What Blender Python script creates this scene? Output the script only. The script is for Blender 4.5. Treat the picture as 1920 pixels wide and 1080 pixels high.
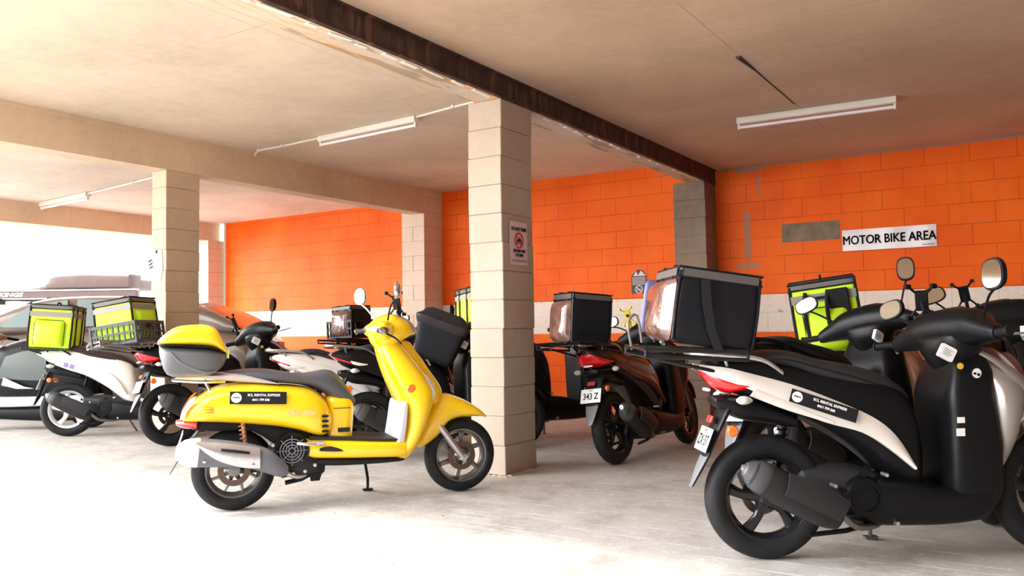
import bpy, math, random
from math import sin, cos, pi, radians as R
from mathutils import Vector, Matrix
random.seed(7)
S = bpy.context.scene
for o in list(bpy.data.objects): bpy.data.objects.remove(o)
COL = S.collection

# ---------------- camera ----------------
cam = bpy.data.cameras.new('camera'); co = bpy.data.objects.new('camera', cam); COL.objects.link(co)
YAW, PIT, ROL, FPX = -0.567969, 0.048173, -0.0143177, 1577.387
_f = Vector((sin(YAW)*cos(PIT), cos(YAW)*cos(PIT), sin(PIT)))
_r = _f.cross(Vector((0, 0, 1))).normalized(); _u = _r.cross(_f)
_r2 = _r*cos(ROL)+_u*sin(ROL); _u2 = -_r*sin(ROL)+_u*cos(ROL)
m = Matrix((_r2, _u2, -_f)).transposed().to_4x4(); m.translation = (0, 0, 1.0)
co.matrix_world = m
cam.sensor_width = 36; cam.lens = 36*FPX/1920; cam.clip_start = 0.05; cam.clip_end = 200
S.camera = co

# ---------------- light ----------------
w = bpy.data.worlds.new('world'); S.world = w; w.use_nodes = True
nt = w.node_tree; nt.nodes.clear()
tc = nt.nodes.new('ShaderNodeTexCoord'); sep = nt.nodes.new('ShaderNodeSeparateXYZ')
cr = nt.nodes.new('ShaderNodeValToRGB'); bg = nt.nodes.new('ShaderNodeBackground'); wo = nt.nodes.new('ShaderNodeOutputWorld')
nt.links.new(tc.outputs['Generated'], sep.inputs[0]); nt.links.new(sep.outputs['Z'], cr.inputs[0])
cr.color_ramp.elements[0].position = 0.0; cr.color_ramp.elements[0].color = (1, .98, .95, 1)
cr.color_ramp.elements[1].position = 0.7; cr.color_ramp.elements[1].color = (.80, .88, 1, 1)
nt.links.new(cr.outputs[0], bg.inputs[0])
# hazy sky, brightest round the veiled sun on the left
dt = nt.nodes.new('ShaderNodeVectorMath'); dt.operation = 'DOT_PRODUCT'; dt.inputs[1].default_value = Vector((-.80, -.42, .42)).normalized()
nt.links.new(tc.outputs['Generated'], dt.inputs[0])
mx = nt.nodes.new('ShaderNodeMath'); mx.operation = 'MAXIMUM'; mx.inputs[1].default_value = 0; nt.links.new(dt.outputs['Value'], mx.inputs[0])
pw = nt.nodes.new('ShaderNodeMath'); pw.operation = 'POWER'; pw.inputs[1].default_value = 2.5; nt.links.new(mx.outputs[0], pw.inputs[0])
ma = nt.nodes.new('ShaderNodeMath'); ma.operation = 'MULTIPLY_ADD'; ma.inputs[1].default_value = 10.0; ma.inputs[2].default_value = 1.6
nt.links.new(pw.outputs[0], ma.inputs[0]); nt.links.new(ma.outputs[0], bg.inputs[1])
nt.links.new(bg.outputs[0], wo.inputs[0])
sun = bpy.data.lights.new('sun', 'SUN'); so = bpy.data.objects.new('sun', sun); COL.objects.link(so)
sun.energy = 1.8; sun.angle = R(4); sun.color = (1, .95, .88)
so.rotation_euler = Vector((0.30, 0.53, -1)).to_track_quat('-Z', 'Y').to_euler()
S.view_settings.view_transform = 'Standard'; S.view_settings.look = 'None'
S.view_settings.gamma = 1; S.view_settings.use_curve_mapping = False
S.view_settings.exposure = 0.82

# ---------------- materials ----------------
MATS = {}
def newmat(name):
    mt = bpy.data.materials.new(name); mt.use_nodes = True
    n = mt.node_tree; return mt, n, n.nodes['Principled BSDF']
def mat(name, c, rough=.5, metal=0, coat=0, var=.0, scale=8, bump=0, trans=0, emit=0, alpha=1):
    if name in MATS: return MATS[name]
    mt, n, b = newmat(name)
    b.inputs['Base Color'].default_value = (*c, 1); b.inputs['Roughness'].default_value = rough
    b.inputs['Specular IOR Level'].default_value = .2 if max(c) < .06 else .5
    b.inputs['Metallic'].default_value = metal; b.inputs['Coat Weight'].default_value = coat
    b.inputs['Transmission Weight'].default_value = trans
    if var or bump:
        t = n.nodes.new('ShaderNodeTexCoord'); nz = n.nodes.new('ShaderNodeTexNoise')
        nz.inputs['Scale'].default_value = scale; nz.inputs['Detail'].default_value = 5
        n.links.new(t.outputs['Object'], nz.inputs['Vector'])
        if var:
            rp = n.nodes.new('ShaderNodeValToRGB')
            rp.color_ramp.elements[0].position = .3; rp.color_ramp.elements[1].position = .7
            rp.color_ramp.elements[0].color = (*[x*(1-var) for x in c], 1)
            rp.color_ramp.elements[1].color = (*[min(1, x*(1+var)) for x in c], 1)
            n.links.new(nz.outputs['Fac'], rp.inputs[0]); n.links.new(rp.outputs[0], b.inputs['Base Color'])
        if bump:
            bp = n.nodes.new('ShaderNodeBump'); bp.inputs['Strength'].default_value = bump; bp.inputs['Distance'].default_value = .01
            n.links.new(nz.outputs['Fac'], bp.inputs['Height']); n.links.new(bp.outputs[0], b.inputs['Normal'])
    MATS[name] = mt; return mt

class NG:
    """tiny node-graph helper"""
    def __init__(s, mt): s.t = mt.node_tree; s.b = s.t.nodes['Principled BSDF']
    def n(s, typ, **k):
        x = s.t.nodes.new(typ)
        for a, v in k.items():
            if a.startswith('i_'):
                x.inputs[a[2:].replace('_', ' ')].default_value = v
            else: setattr(x, a, v)
        return x
    def l(s, a, b): s.t.links.new(a, b)
    def mix(s, f, a, b, mode='MIX'):
        x = s.t.nodes.new('ShaderNodeMix'); x.data_type = 'RGBA'; x.blend_type = mode
        for k, v in ((0, f), (6, a), (7, b)):
            if hasattr(v, 'links'): s.l(v, x.inputs[k])
            else: x.inputs[k].default_value = v if k == 0 else (*v, 1)
        return x.outputs[2]
    def ramp(s, src, p0, p1, c0=(0, 0, 0), c1=(1, 1, 1)):
        x = s.t.nodes.new('ShaderNodeValToRGB'); e = x.color_ramp.elements
        e[0].position = p0; e[1].position = p1; e[0].color = (*c0, 1); e[1].color = (*c1, 1)
        s.l(src, x.inputs[0]); return x.outputs[0]
    def noise(s, vec, scale, detail=4, rough=.5):
        x = s.n('ShaderNodeTexNoise'); x.inputs['Scale'].default_value = scale
        x.inputs['Detail'].default_value = detail; x.inputs['Roughness'].default_value = rough
        s.l(vec, x.inputs['Vector']); return x.outputs['Fac']
    def mapping(s, src, scale=(1, 1, 1), loc=(0, 0, 0), rot=(0, 0, 0)):
        x = s.n('ShaderNodeMapping'); x.inputs['Scale'].default_value = scale
        x.inputs['Location'].default_value = loc; x.inputs['Rotation'].default_value = rot
        s.l(src, x.inputs[0]); return x.outputs[0]
    def math(s, op, a, b=0.0, c=None):
        x = s.t.nodes.new('ShaderNodeMath'); x.operation = op
        for k, v in ((0, a), (1, b)) + (((2, c),) if c is not None else ()):
            if hasattr(v, 'links'): s.l(v, x.inputs[k])
            else: x.inputs[k].default_value = v
        return x.outputs[0]
    def bump(s, h, st=.4, d=.01):
        x = s.n('ShaderNodeBump'); x.inputs['Strength'].default_value = st; x.inputs['Distance'].default_value = d
        s.l(h, x.inputs['Height']); s.l(x.outputs[0], s.b.inputs['Normal'])

def concrete(name, base, lines=None, streak=0, dirt=.25, axis=0, wet=.85):
    mt, _, b = newmat(name); g = NG(mt)
    tc = g.n('ShaderNodeTexCoord').outputs['Object']
    n1 = g.noise(tc, 1.1, 6, .6); n2 = g.noise(tc, 14, 5, .6); n3 = g.noise(tc, 90, 3)
    c = g.mix(g.ramp(n1, .3, .7), [x*(1-dirt) for x in base], base)
    c = g.mix(g.math('MULTIPLY', g.ramp(n2, .35, .75), .35), c, [min(1, x*1.12) for x in base])
    c = g.mix(g.math('MULTIPLY', g.ramp(g.noise(tc, 5, 8, .75), .62, .72), .35), c, [x*.55 for x in base])
    if lines:
        sp = g.n('ShaderNodeSeparateXYZ'); 
        wob = g.n('ShaderNodeVectorMath', operation='ADD'); g.l(tc, wob.inputs[0])
        g.l(g.mapping(g.n('ShaderNodeTexCoord').outputs['Object']), wob.inputs[1]) if 0 else None
        g.l(tc, sp.inputs[0]); tot = None
        for ax, per, off, wd in lines:
            v = g.math('ADD', sp.outputs[ax], off + 500*per)
            v = g.math('ADD', v, g.math('MULTIPLY', g.math('SUBTRACT', g.noise(tc, 3), .5), .012))
            v = g.math('MODULO', v, per); v = g.math('LESS_THAN', v, wd)
            tot = v if tot is None else g.math('MAXIMUM', tot, v)
        brk = g.ramp(g.noise(tc, 2.2, 4), .38, .6)
        c = g.mix(g.math('MULTIPLY', g.math('MULTIPLY', tot, brk), .42), c, [x*.35 for x in base])
    if streak:
        st = g.noise(g.mapping(tc, scale=(26, 1.2, 1) if axis == 0 else (1.2, 26, 1)), 1.0, 4, .7)
        c = g.mix(g.math('MULTIPLY', g.ramp(st, .52, .62), streak), c, (.85, .42, .10))
        c = g.mix(g.math('MULTIPLY', g.ramp(g.noise(g.mapping(tc, scale=(9, 1.6, 1)), 1.3, 5), .55, .6), .55), c, (.22, .15, .09))
    g.l(c, b.inputs['Base Color']); b.inputs['Roughness'].default_value = wet
    h = g.math('ADD', g.math('MULTIPLY', n3, .35), n2); g.bump(h, .12, .005)
    MATS[name] = mt; return mt

def blockpaint(name):
    """orange and white painted block wall, local x along the wall, z up"""
    mt, _, b = newmat(name); g = NG(mt)
    tc = g.n('ShaderNodeTexCoord').outputs['Object']
    sp = g.n('ShaderNodeSeparateXYZ'); g.l(tc, sp.inputs[0])
    cb = g.n('ShaderNodeCombineXYZ'); g.l(sp.outputs[0], cb.inputs[0]); g.l(g.math('ADD', sp.outputs[2], 10-.925+.2), cb.inputs[1])
    br = g.n('ShaderNodeTexBrick'); br.offset = .5
    g.l(cb.outputs[0], br.inputs['Vector'])
    for k, v in (('Scale', 1), ('Mortar Size', .0032), ('Mortar Smooth', .3), ('Brick Width', .4), ('Row Height', .2042)): br.inputs[k].default_value = v
    br.inputs['Color1'].default_value = (1, 1, 1, 1); br.inputs['Color2'].default_value = (.86, .86, .86, 1); br.inputs['Mortar'].default_value = (0, 0, 0, 1)
    z = sp.outputs[2]
    band = g.math('MULTIPLY', g.math('GREATER_THAN', z, .925), g.math('LESS_THAN', z, 1.333))
    n1 = g.noise(tc, 1.5, 5); n2 = g.noise(tc, 25, 5, .65)
    org = g.mix(g.ramp(n1, .3, .7), (.86, .105, .003), (.97, .165, .008))
    org = g.mix(.22, org, br.outputs['Color'], 'MULTIPLY')
    org = g.mix(g.math('MULTIPLY', g.ramp(g.noise(g.mapping(tc, scale=(7, 7, .9)), 1.2, 4), .58, .75), .18), org, (.45, .10, .03))
    wht = g.mix(g.ramp(n2, .35, .8), (.86, .75, .66), (.76, .64, .55))
    wht = g.mix(g.ramp(g.noise(tc, 9, 7, .7), .66, .69), wht, (.36, .32, .28))
    c = g.mix(band, org, wht)
    gaps = g.math('MULTIPLY', br.outputs['Fac'], g.ramp(g.noise(tc, 1.7, 5), .36, .58))
    c = g.mix(g.math('MULTIPLY', gaps, .62), c, g.mix(band, (.30, .045, .012), (.38, .30, .26)))
    # bare grey cement patches where the paint stops
    def patch(cx, cz, hx, hz):
        dx = g.math('LESS_THAN', g.math('ABSOLUTE', g.math('ADD', g.math('SUBTRACT', sp.outputs[0], cx), g.math('MULTIPLY', g.math('SUBTRACT', n2, .5), .03))), hx)
        dz = g.math('LESS_THAN', g.math('ABSOLUTE', g.math('ADD', g.math('SUBTRACT', z, cz), g.math('MULTIPLY', g.math('SUBTRACT', n2, .5), .03))), hz)
        return g.math('MULTIPLY', dx, dz)
    tot = None
    for p in ((-2.80, 2.0, .035, .26), (-2.80, 1.66, .12, .028), (-2.80, .7, .035, .25), (-2.78, 2.735, .14, .035), (-1.2, 2.757, 1.95, .016), (-2.66, 2.55, .018, .11)):
        q = patch(*p); tot = q if tot is None else g.math('MAXIMUM', tot, q)
    c = g.mix(g.math('MULTIPLY', tot, .75), c, (.30, .23, .18))
    g.l(c, b.inputs['Base Color']); b.inputs['Roughness'].default_value = .55; b.inputs['Specular IOR Level'].default_value = .18
    h = g.math('SUBTRACT', g.math('MULTIPLY', n2, .25), g.math('MULTIPLY', br.outputs['Fac'], 1.6)); g.bump(h, .5, .006)
    MATS[name] = mt; return mt

def rust(name):
    mt, _, b = newmat(name); g = NG(mt)
    tc = g.n('ShaderNodeTexCoord').outputs['Object']
    n1 = g.noise(g.mapping(tc, scale=(1, 5, 3)), 1.6, 6, .65); n2 = g.noise(g.mapping(tc, scale=(1, 14, 2.5)), 1.2, 4)
    c = g.mix(g.ramp(n1, .35, .65), (.022, .012, .009), (.075, .034, .02))
    c = g.mix(g.ramp(n2, .55, .63), c, (.14, .065, .035))
    g.l(c, b.inputs['Base Color']); b.inputs['Roughness'].default_value = .7; g.bump(n1, .6, .01)
    MATS[name] = mt; return mt

def floormat():
    mt, _, b = newmat('floor_concrete'); g = NG(mt)
    tc = g.n('ShaderNodeTexCoord').outputs['Object']
    n1 = g.noise(tc, .8, 6, .6); n2 = g.noise(tc, 7, 8, .7); n3 = g.noise(tc, 70, 4)
    c = g.mix(g.ramp(n1, .3, .7), (.36, .32, .28), (.48, .44, .395))
    c = g.mix(g.ramp(n2, .42, .62), c, (.50, .46, .415))
    c = g.mix(g.math('MULTIPLY', g.ramp(g.noise(tc, 26, 6, .7), .56, .64), .7), c, (.68, .64, .58))
    c = g.mix(g.math('MULTIPLY', g.ramp(g.noise(tc, 2.6, 7, .72), .50, .66), .55), c, (.24, .205, .17))
    c = g.mix(g.ramp(g.noise(tc, 16, 2), .765, .785), c, (.07, .06, .05))
    # pale scratches
    for rz, sc, th in ((.5, (1.3, 45, 1), .70), (-.35, (1.1, 40, 1), .705), (1.05, (1.5, 50, 1), .71)):
        s_ = g.noise(g.mapping(tc, scale=sc, rot=(0, 0, rz)), 1.0, 2)
        c = g.mix(g.math('MULTIPLY', g.ramp(s_, th-.035, th), .75), c, (.76, .72, .66))
    g.l(c, b.inputs['Base Color'])
    g.l(g.ramp(n2, .3, .7, (.55,)*3, (.8,)*3), b.inputs['Roughness'])
    g.bump(g.math('ADD', n2, g.math('MULTIPLY', n3, .4)), .3, .008)
    MATS['floor_concrete'] = mt; return mt

blk   = mat('black_plastic', (.005, .005, .006), .36, bump=.05, scale=300)
blkg  = mat('black_gloss', (.012, .012, .014), .12, coat=.5)
blkm  = mat('matt_black', (.010, .010, .010), .6)
rub   = mat('tyre_rubber', (.014, .014, .015), .6, var=.25, scale=30)
seatm = mat('seat_vinyl', (.028, .028, .03), .45, bump=.12, scale=400)
seatb = mat('seat_brown_black', (.045, .028, .024), .5, bump=.12, scale=400)
wht   = mat('white_paint', (.80, .78, .75), .22, coat=.6)
pearl = mat('silver_paint', (.30, .26, .23), .25, metal=.5, coat=.6)
yel   = mat('yellow_paint', (1.0, .63, .005), .2, coat=.8)
yelm  = mat('yellow_lid', (1.0, .65, .012), .25, coat=.5)
drk   = mat('dark_grey_plastic', (.024, .023, .024), .45)
gry   = mat('grey_plastic', (.15, .15, .16), .35)
lgry  = mat('light_grey_panel', (.55, .56, .60), .3)
chrome= mat('chrome', (.75, .75, .76), .12, metal=1)
steel = mat('brushed_steel', (.62, .61, .62), .3, metal=.9, var=.06, scale=40)
dsteel= mat('dark_alloy', (.20, .19, .185), .32, metal=.8)
alloyw= mat('white_alloy', (.72, .71, .70), .3, metal=.2)
disc  = mat('brake_disc_metal', (.13, .085, .065), .4, metal=.7)
spring= mat('copper_spring', (.55, .26, .14), .35, metal=.6)
red   = mat('red_lens', (.72, .008, .012), .12, coat=1)
dred  = mat('dull_red_lens', (.38, .02, .02), .3)
amber = mat('amber_lens', (.85, .17, .01), .15, coat=1)
clear = mat('clear_lens', (.72, .68, .64), .1, coat=1)
glass = mat('mirror_glass', (.42, .39, .35), .05, metal=1)
plate = mat('plate_white', (.82, .81, .80), .4)
ink   = mat('black_ink', (.012, .012, .014), .6)
redink= mat('red_ink', (.75, .03, .04), .5)
whink = mat('white_ink', (.85, .84, .82), .5)
bagk  = mat('black_tarpaulin', (.010, .010, .013), .22, bump=.5, scale=9)
bagw  = mat('film_with_reflections', (.16, .075, .055), .10, coat=.8, var=.5, scale=14, bump=.6)  # mottled brown stands for warm reflections on otherwise clear film
neon  = mat('neon_fabric', (.58, .88, .02), .55, bump=.35, scale=12)
refl  = mat('reflective_tape', (.26, .24, .22), .45)
strapm= mat('webbing_black', (.014, .014, .015), .75)
crate = mat('crate_grey', (.06, .063, .07), .45)
rackm = mat('black_steel_tube', (.020, .019, .019), .35, metal=.3)
racks = mat('worn_steel_tube', (.20, .17, .15), .35, metal=.7)
orgpt = mat('orange_bodywork', (.80, .12, .02), .25, coat=.6)
redpt = mat('maroon_bodywork', (.06, .010, .010), .2, coat=.8)
brnz  = mat('bronze_bodywork', (.42, .20, .12), .25, metal=.4, coat=.5)
blue  = mat('blue_lens', (.02, .35, .80), .2, coat=1)
carp  = mat('car_taupe_paint', (.21, .165, .14), .25, metal=.3, coat=.8)
cargl = mat('car_window_glass', (.10, .16, .15), .08, metal=.0, coat=1)
vanp  = mat('white_vehicle_paint', (.80, .80, .78), .3, coat=.5)
tarp  = mat('brown_tarpaulin', (.10, .055, .045), .35, bump=.8, scale=5)
navy  = mat('navy_lining', (.10, .10, .22), .5)
phoney= mat('yellow_rubber', (.85, .70, .02), .5)
batten= mat('batten_enamel', (.80, .76, .66), .4)
tubem = mat('unlit_tube_glass', (.86, .80, .80), .2, coat=.5)
paper = mat('poster_paper', (.72, .60, .60), .6)
papd  = mat('dark_poster_print', (.06, .055, .055), .6)
wood  = mat('bare_block_patch', (.23, .17, .115), .85, var=.3, scale=7, bump=.4)
# ---------------- geometry helpers ----------------
def cr_interp(rows, sub):
    """Catmull-Rom through rows of floats"""
    if len(rows) < 3 or sub <= 1:
        return [list(r) for r in rows]
    out = []; n = len(rows)
    for i in range(n-1):
        p0 = rows[max(i-1, 0)]; p1 = rows[i]; p2 = rows[i+1]; p3 = rows[min(i+2, n-1)]
        for k in range(sub):
            t = k/sub
            out.append([.5*((2*b)+(-a+c)*t+(2*a-5*b+4*c-d)*t*t+(-a+3*b-3*c+d)*t**3) for a, b, c, d in zip(p0, p1, p2, p3)])
    out.append(list(rows[-1])); return out

class MB:
    def __init__(s): s.v = []; s.f = []
    def ring(s, pts):
        k = len(s.v); s.v += [tuple(p) for p in pts]; return list(range(k, k+len(pts)))
    def skin(s, rings, cap=True, close=True):
        for a, b in zip(rings, rings[1:]):
            n = len(a)
            for i in range(n if close else n-1):
                j = (i+1) % n; s.f.append((a[i], a[j], b[j], b[i]))
        if cap: s.f.append(tuple(reversed(rings[0]))); s.f.append(tuple(rings[-1]))
        return s
    def loft(s, secs, n=2.6, N=20, sub=3, rnd=True):
        rows = [list(c)+list(a)+list(b) for c, a, b in secs]
        rows = cr_interp(rows, sub)
        S_ = [(Vector(r[0:3]), Vector(r[3:6]), Vector(r[6:9])) for r in rows]
        if rnd:
            def endr(A, B):
                c, a, b = A; d = (c-B[0]).normalized(); k = min(a.length, b.length)
                return [(c+d*k*.22, a*.9, b*.9), (c+d*k*.36, a*.68, b*.68)]
            e0 = endr(S_[0], S_[1]); e1 = endr(S_[-1], S_[-2])
            S_ = [e0[1], e0[0]]+S_+e1
        rings = []
        for c, a, b in S_:
            pts = []
            for i in range(N):
                t = 2*pi*(i+.5)/N; ct, st = cos(t), sin(t)
                pts.append(c+a*(math.copysign(abs(ct)**(2/n), ct))+b*(math.copysign(abs(st)**(2/n), st)))
            rings.append(s.ring(pts))
        return s.skin(rings)
    def lx(s, st, y=0, **k):
        return s.loft([((x, y, (a+b)/2), (0, hw, 0), (0, 0, (a-b)/2)) for x, a, b, hw in st], **k)
    def lz(s, st, y=0, **k):
        return s.loft([(((a+b)/2, y, z), (0, hw, 0), ((b-a)/2, 0, 0)) for z, a, b, hw in st], **k)
    def ly(s, st, **k):   # y, cx, cz, hx, hz
        return s.loft([((cx, y, cz), (hx, 0, 0), (0, 0, hz)) for y, cx, cz, hx, hz in st], **k)
    def tube(s, pts, r=.01, N=8, sub=1, r1=None):
        P = [Vector(p) for p in cr_interp([list(p) for p in pts], sub)]
        rings = []; up = Vector((0, 0, 1)); prev = None
        for i, p in enumerate(P):
            d = (P[min(i+1, len(P)-1)]-P[max(i-1, 0)]).normalized()
            if prev is None:
                a = d.cross(up if abs(d.z) < .95 else Vector((0, 1, 0))).normalized()
            else: a = (prev-d*prev.dot(d)).normalized()
            prev = a; b = d.cross(a); q = r if r1 is None else r+(r1-r)*i/max(1, len(P)-1)
            rings.append(s.ring([p+a*q*cos(2*pi*k/N)+b*q*sin(2*pi*k/N) for k in range(N)]))
        return s.skin(rings)
    def cyl(s, p0, p1, r0, r1=None, N=20):
        return s.tube([p0, p1], r0, N, 1, r0 if r1 is None else r1)
    def box(s, c, h, rot=None, ch=0.0):
        """half sizes h, chamfer ch"""
        c = Vector(c); M = rot if rot is not None else Matrix.Identity(3)
        if ch <= 0:
            P = [M @ Vector((x*h[0], y*h[1], z*h[2]))+c for z in (-1, 1) for x, y in ((-1, -1), (1, -1), (1, 1), (-1, 1))]
            a = s.ring(P[:4]); b = s.ring(P[4:]); return s.skin([a, b])
        def rr(z, q):
            o = []
            X, Y = h[0]-q, h[1]-q
            for sx, sy in ((-1, -1), (1, -1), (1, 1), (-1, 1)):
                p1 = (sx*(X), sy*(Y-ch)); p2 = (sx*(X-ch), sy*Y)
                o += ([p1, p2] if sx*sy > 0 else [p2, p1])
            return s.ring([M @ Vector((x, y, z))+c for x, y in o])
        return s.skin([rr(-h[2], ch), rr(-h[2]+ch, 0), rr(h[2]-ch, 0), rr(h[2], ch)])
    def lathe(s, prof, c=(0, 0, 0), axis='y', N=40, closed=False):
        """prof list of (r, t) along axis"""
        rings = []; c = Vector(c)
        for r, t in prof:
            pts = []
            for i in range(N):
                a = 2*pi*i/N
                q = {'y': (r*cos(a), t, r*sin(a)), 'z': (r*cos(a), r*sin(a), t), 'x': (t, r*cos(a), r*sin(a))}[axis]
                pts.append(c+Vector(q))
            rings.append(s.ring(pts))
        if closed: rings.append(rings[0]); return s.skin(rings, cap=False)
        return s.skin(rings)
    def prism(s, outline, y0, y1):
        """outline (x,z) extruded in y"""
        a = s.ring([(x, y0, z) for x, z in outline]); b = s.ring([(x, y1, z) for x, z in outline])
        return s.skin([a, b])
    def band(s, top, bot, th=.008, puff=.0, sub=4, V=5, side=-1):
        """panel between two 3-D curves, puffed along y"""
        T = cr_interp([list(p) for p in top], sub); B = cr_interp([list(p) for p in bot], sub)
        def pt(i, j, off):
            v = j/V; t, b = Vector(T[i]), Vector(B[i]); p = t.lerp(b, v)
            p.y += side*(puff*sin(pi*v)+off); return p
        rings = []
        for i in range(len(T)):
            rings.append(s.ring([pt(i, j, 0) for j in range(V+1)]+[pt(i, j, -th) for j in range(V, -1, -1)]))
        return s.skin(rings)
    def arc(s, c, r, a0, a1, hw, th, n=14, wfun=None):
        """mudguard: strip round an axle (y axis), degrees, 0 = +x, 90 = up"""
        rings = []
        for i in range(n+1):
            t = i/n; a = R(a0+(a1-a0)*t); w_ = hw*(wfun(t) if wfun else 1)
            pts = []
            for k, (yy, dr) in enumerate(((-1, -.35), (-.85, .0), (-.4, .10), (.4, .10), (.85, 0), (1, -.35))):
                q = r+dr*hw*.7; pts.append((c[0]+q*cos(a), c[1]+yy*w_, c[2]+q*sin(a)))
            inner = []
            for k, (yy, dr) in enumerate(((1, -.35), (.85, .0), (.4, .10), (-.4, .10), (-.85, 0), (-1, -.35))):
                q = r-th+dr*hw*.7; inner.append((c[0]+q*cos(a), c[1]+yy*w_*.95, c[2]+q*sin(a)))
            rings.append(s.ring(pts+inner))
        return s.skin(rings)
    def build(s, name, mt, parent=None, smooth=38, bevel=0):
        me = bpy.data.meshes.new(name); me.from_pydata(s.v, [], s.f); me.update()
        import bmesh
        bm = bmesh.new(); bm.from_mesh(me); bmesh.ops.recalc_face_normals(bm, faces=bm.faces); bm.to_mesh(me); bm.free()
        if smooth:
            for p in me.polygons: p.use_smooth = True
            me.set_sharp_from_angle(angle=R(smooth))
        me.materials.append(mt)
        o = bpy.data.objects.new(name, me); COL.objects.link(o)
        if parent is not None: o.parent = parent
        if bevel:
            b = o.modifiers.new('bevel', 'BEVEL'); b.width = bevel; b.segments = 2; b.limit_method = 'ANGLE'; b.angle_limit = R(40)
        return o

def tag(o, label=None, cat=None, group=None, kind=None):
    for k, v in (('label', label), ('category', cat), ('group', group), ('kind', kind)):
        if v: o[k] = v
    return o
def empty(name, M, label, cat, group=None):
    o = bpy.data.objects.new(name, None); COL.objects.link(o); o.matrix_world = M; o.empty_display_size = .1
    return tag(o, label, cat, group)
def pose(x, y, ang, lean=0, sc=1, z=0, pitch=0):
    return (Matrix.Translation((x, y, z)) @ Matrix.Rotation(R(ang), 4, 'Z') @ Matrix.Rotation(R(-lean), 4, 'X')
            @ Matrix.Rotation(R(pitch), 4, 'Y') @ Matrix.Scale(sc, 4))
def text(name, body, origin, xd, yd, size, mt, parent, align='CENTER', ext=.0008, shear=0, wide=1.0, bold=0.0, fat=0.0):
    """raised lettering; origin = middle of the line, xd reading direction, yd up"""
    cu = bpy.data.curves.new(name, 'FONT'); cu.body = body; cu.size = size; cu.align_x = align; cu.align_y = 'CENTER'
    cu.extrude = ext; cu.shear = shear; cu.offset = bold; cu.resolution_u = 3
    t = bpy.data.objects.new('tmp_text', cu); COL.objects.link(t)
    bpy.context.view_layer.update()
    me = bpy.data.meshes.new_from_object(t.evaluated_get(bpy.context.evaluated_depsgraph_get()))
    bpy.data.objects.remove(t)
    X = Vector(xd).normalized(); Y = Vector(yd); Y = (Y-X*Y.dot(X)).normalized(); Z = X.cross(Y)
    M = Matrix((X, Y, Z)).transposed().to_4x4(); M.translation = Vector(origin)
    me.transform(M @ Matrix.Diagonal((wide, 1, 1, 1))); me.materials.clear(); me.materials.append(mt); me.name = name
    if fat:   # heavier strokes: the outlines repeated a little to each side
        import bmesh
        bm = bmesh.new()
        for dx, dy in ((0, 0), (-fat, 0), (fat, 0), (0, fat), (0, -fat)):
            k = me.copy(); k.transform(Matrix.Translation(X*dx+Y*dy+Z*1e-5*(dx+dy)/fat)); bm.from_mesh(k); bpy.data.meshes.remove(k)
        bm.to_mesh(me); bm.free()
    o = bpy.data.objects.new(name, me); COL.objects.link(o); o.parent = parent
    return o
# ---------------- scooters ----------------
def wheel(root, cx, r, rimmat, spokes=5, tw=.045, rim=.66, discx=True, side=-1, name='wheel', spw=.026, fat=1.0, cz=None):
    """alloy wheel part with tyre and brake disc as sub-parts"""
    cz = r if cz is None else cz; c = (cx, 0, cz); rr = r*rim
    m_ = MB()
    m_.lathe([(rr-.004, -tw*.8), (rr+.006, -tw*.85), (rr+.004, -tw*.6), (rr-.010, -tw*.3), (rr-.010, tw*.3), (rr+.004, tw*.6), (rr+.006, tw*.85), (rr-.004, tw*.8), (rr-.022, tw*.25), (rr-.022, -tw*.25)], c, closed=True, N=44)
    m_.lathe([(.012, -.055), (.032, -.052), (.038, -.03), (.038, .03), (.032, .052), (.012, .055)], c, N=20)
    for k in range(spokes):
        a = 2*pi*k/spokes+.35; d = Vector((cos(a), 0, sin(a))); t = Vector((-sin(a), 0, cos(a))); q = Vector(c)
        sweep = t*.03*fat
        m_.loft([(q+d*.03, t*spw*1.2, (0, .020, 0)), (q+d*(rr*.5)+sweep*.6, t*spw*.75, (0, .014, 0)), (q+d*(rr-.006)+sweep*.2, t*spw*1.1*fat, (0, .013, 0))], n=3, N=10, sub=3, rnd=False)
    w_ = m_.build(name, rimmat, root)
    t_ = MB(); p = []
    for k in range(17):
        a = -pi*.5+pi*k/16
        p.append((r-tw*.95+cos(a)**.8*tw*.95 if cos(a) > 1e-6 else r-tw*.95, sin(a)*tw))
    prof = [(rr-.002, -tw*.72), (rr+.01, -tw*.95)]+[(r-tw*1.0+max(0, cos(-pi/2+pi*k/14))*tw*1.0, sin(-pi/2+pi*k/14)*tw*1.08) for k in range(15)]+[(rr+.01, tw*.95), (rr-.002, tw*.72)]
    t_.lathe(prof, c, closed=True, N=56)
    t_.build('tyre', rub, w_)
    if discx:
        d_ = MB(); y = side*.045
        d_.lathe([(.055, y-.002), (.088, y-.002), (.088, y+.002), (.055, y+.002)], c, closed=True, N=36)
        for k in range(12):
            a = 2*pi*k/12; d_.cyl((cx+.072*cos(a), y-.0035, cz+.072*sin(a)), (cx+.072*cos(a), y+.0035, cz+.072*sin(a)), .0045, N=8)
        d_.build('brake_disc', disc, w_)
    return w_

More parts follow.
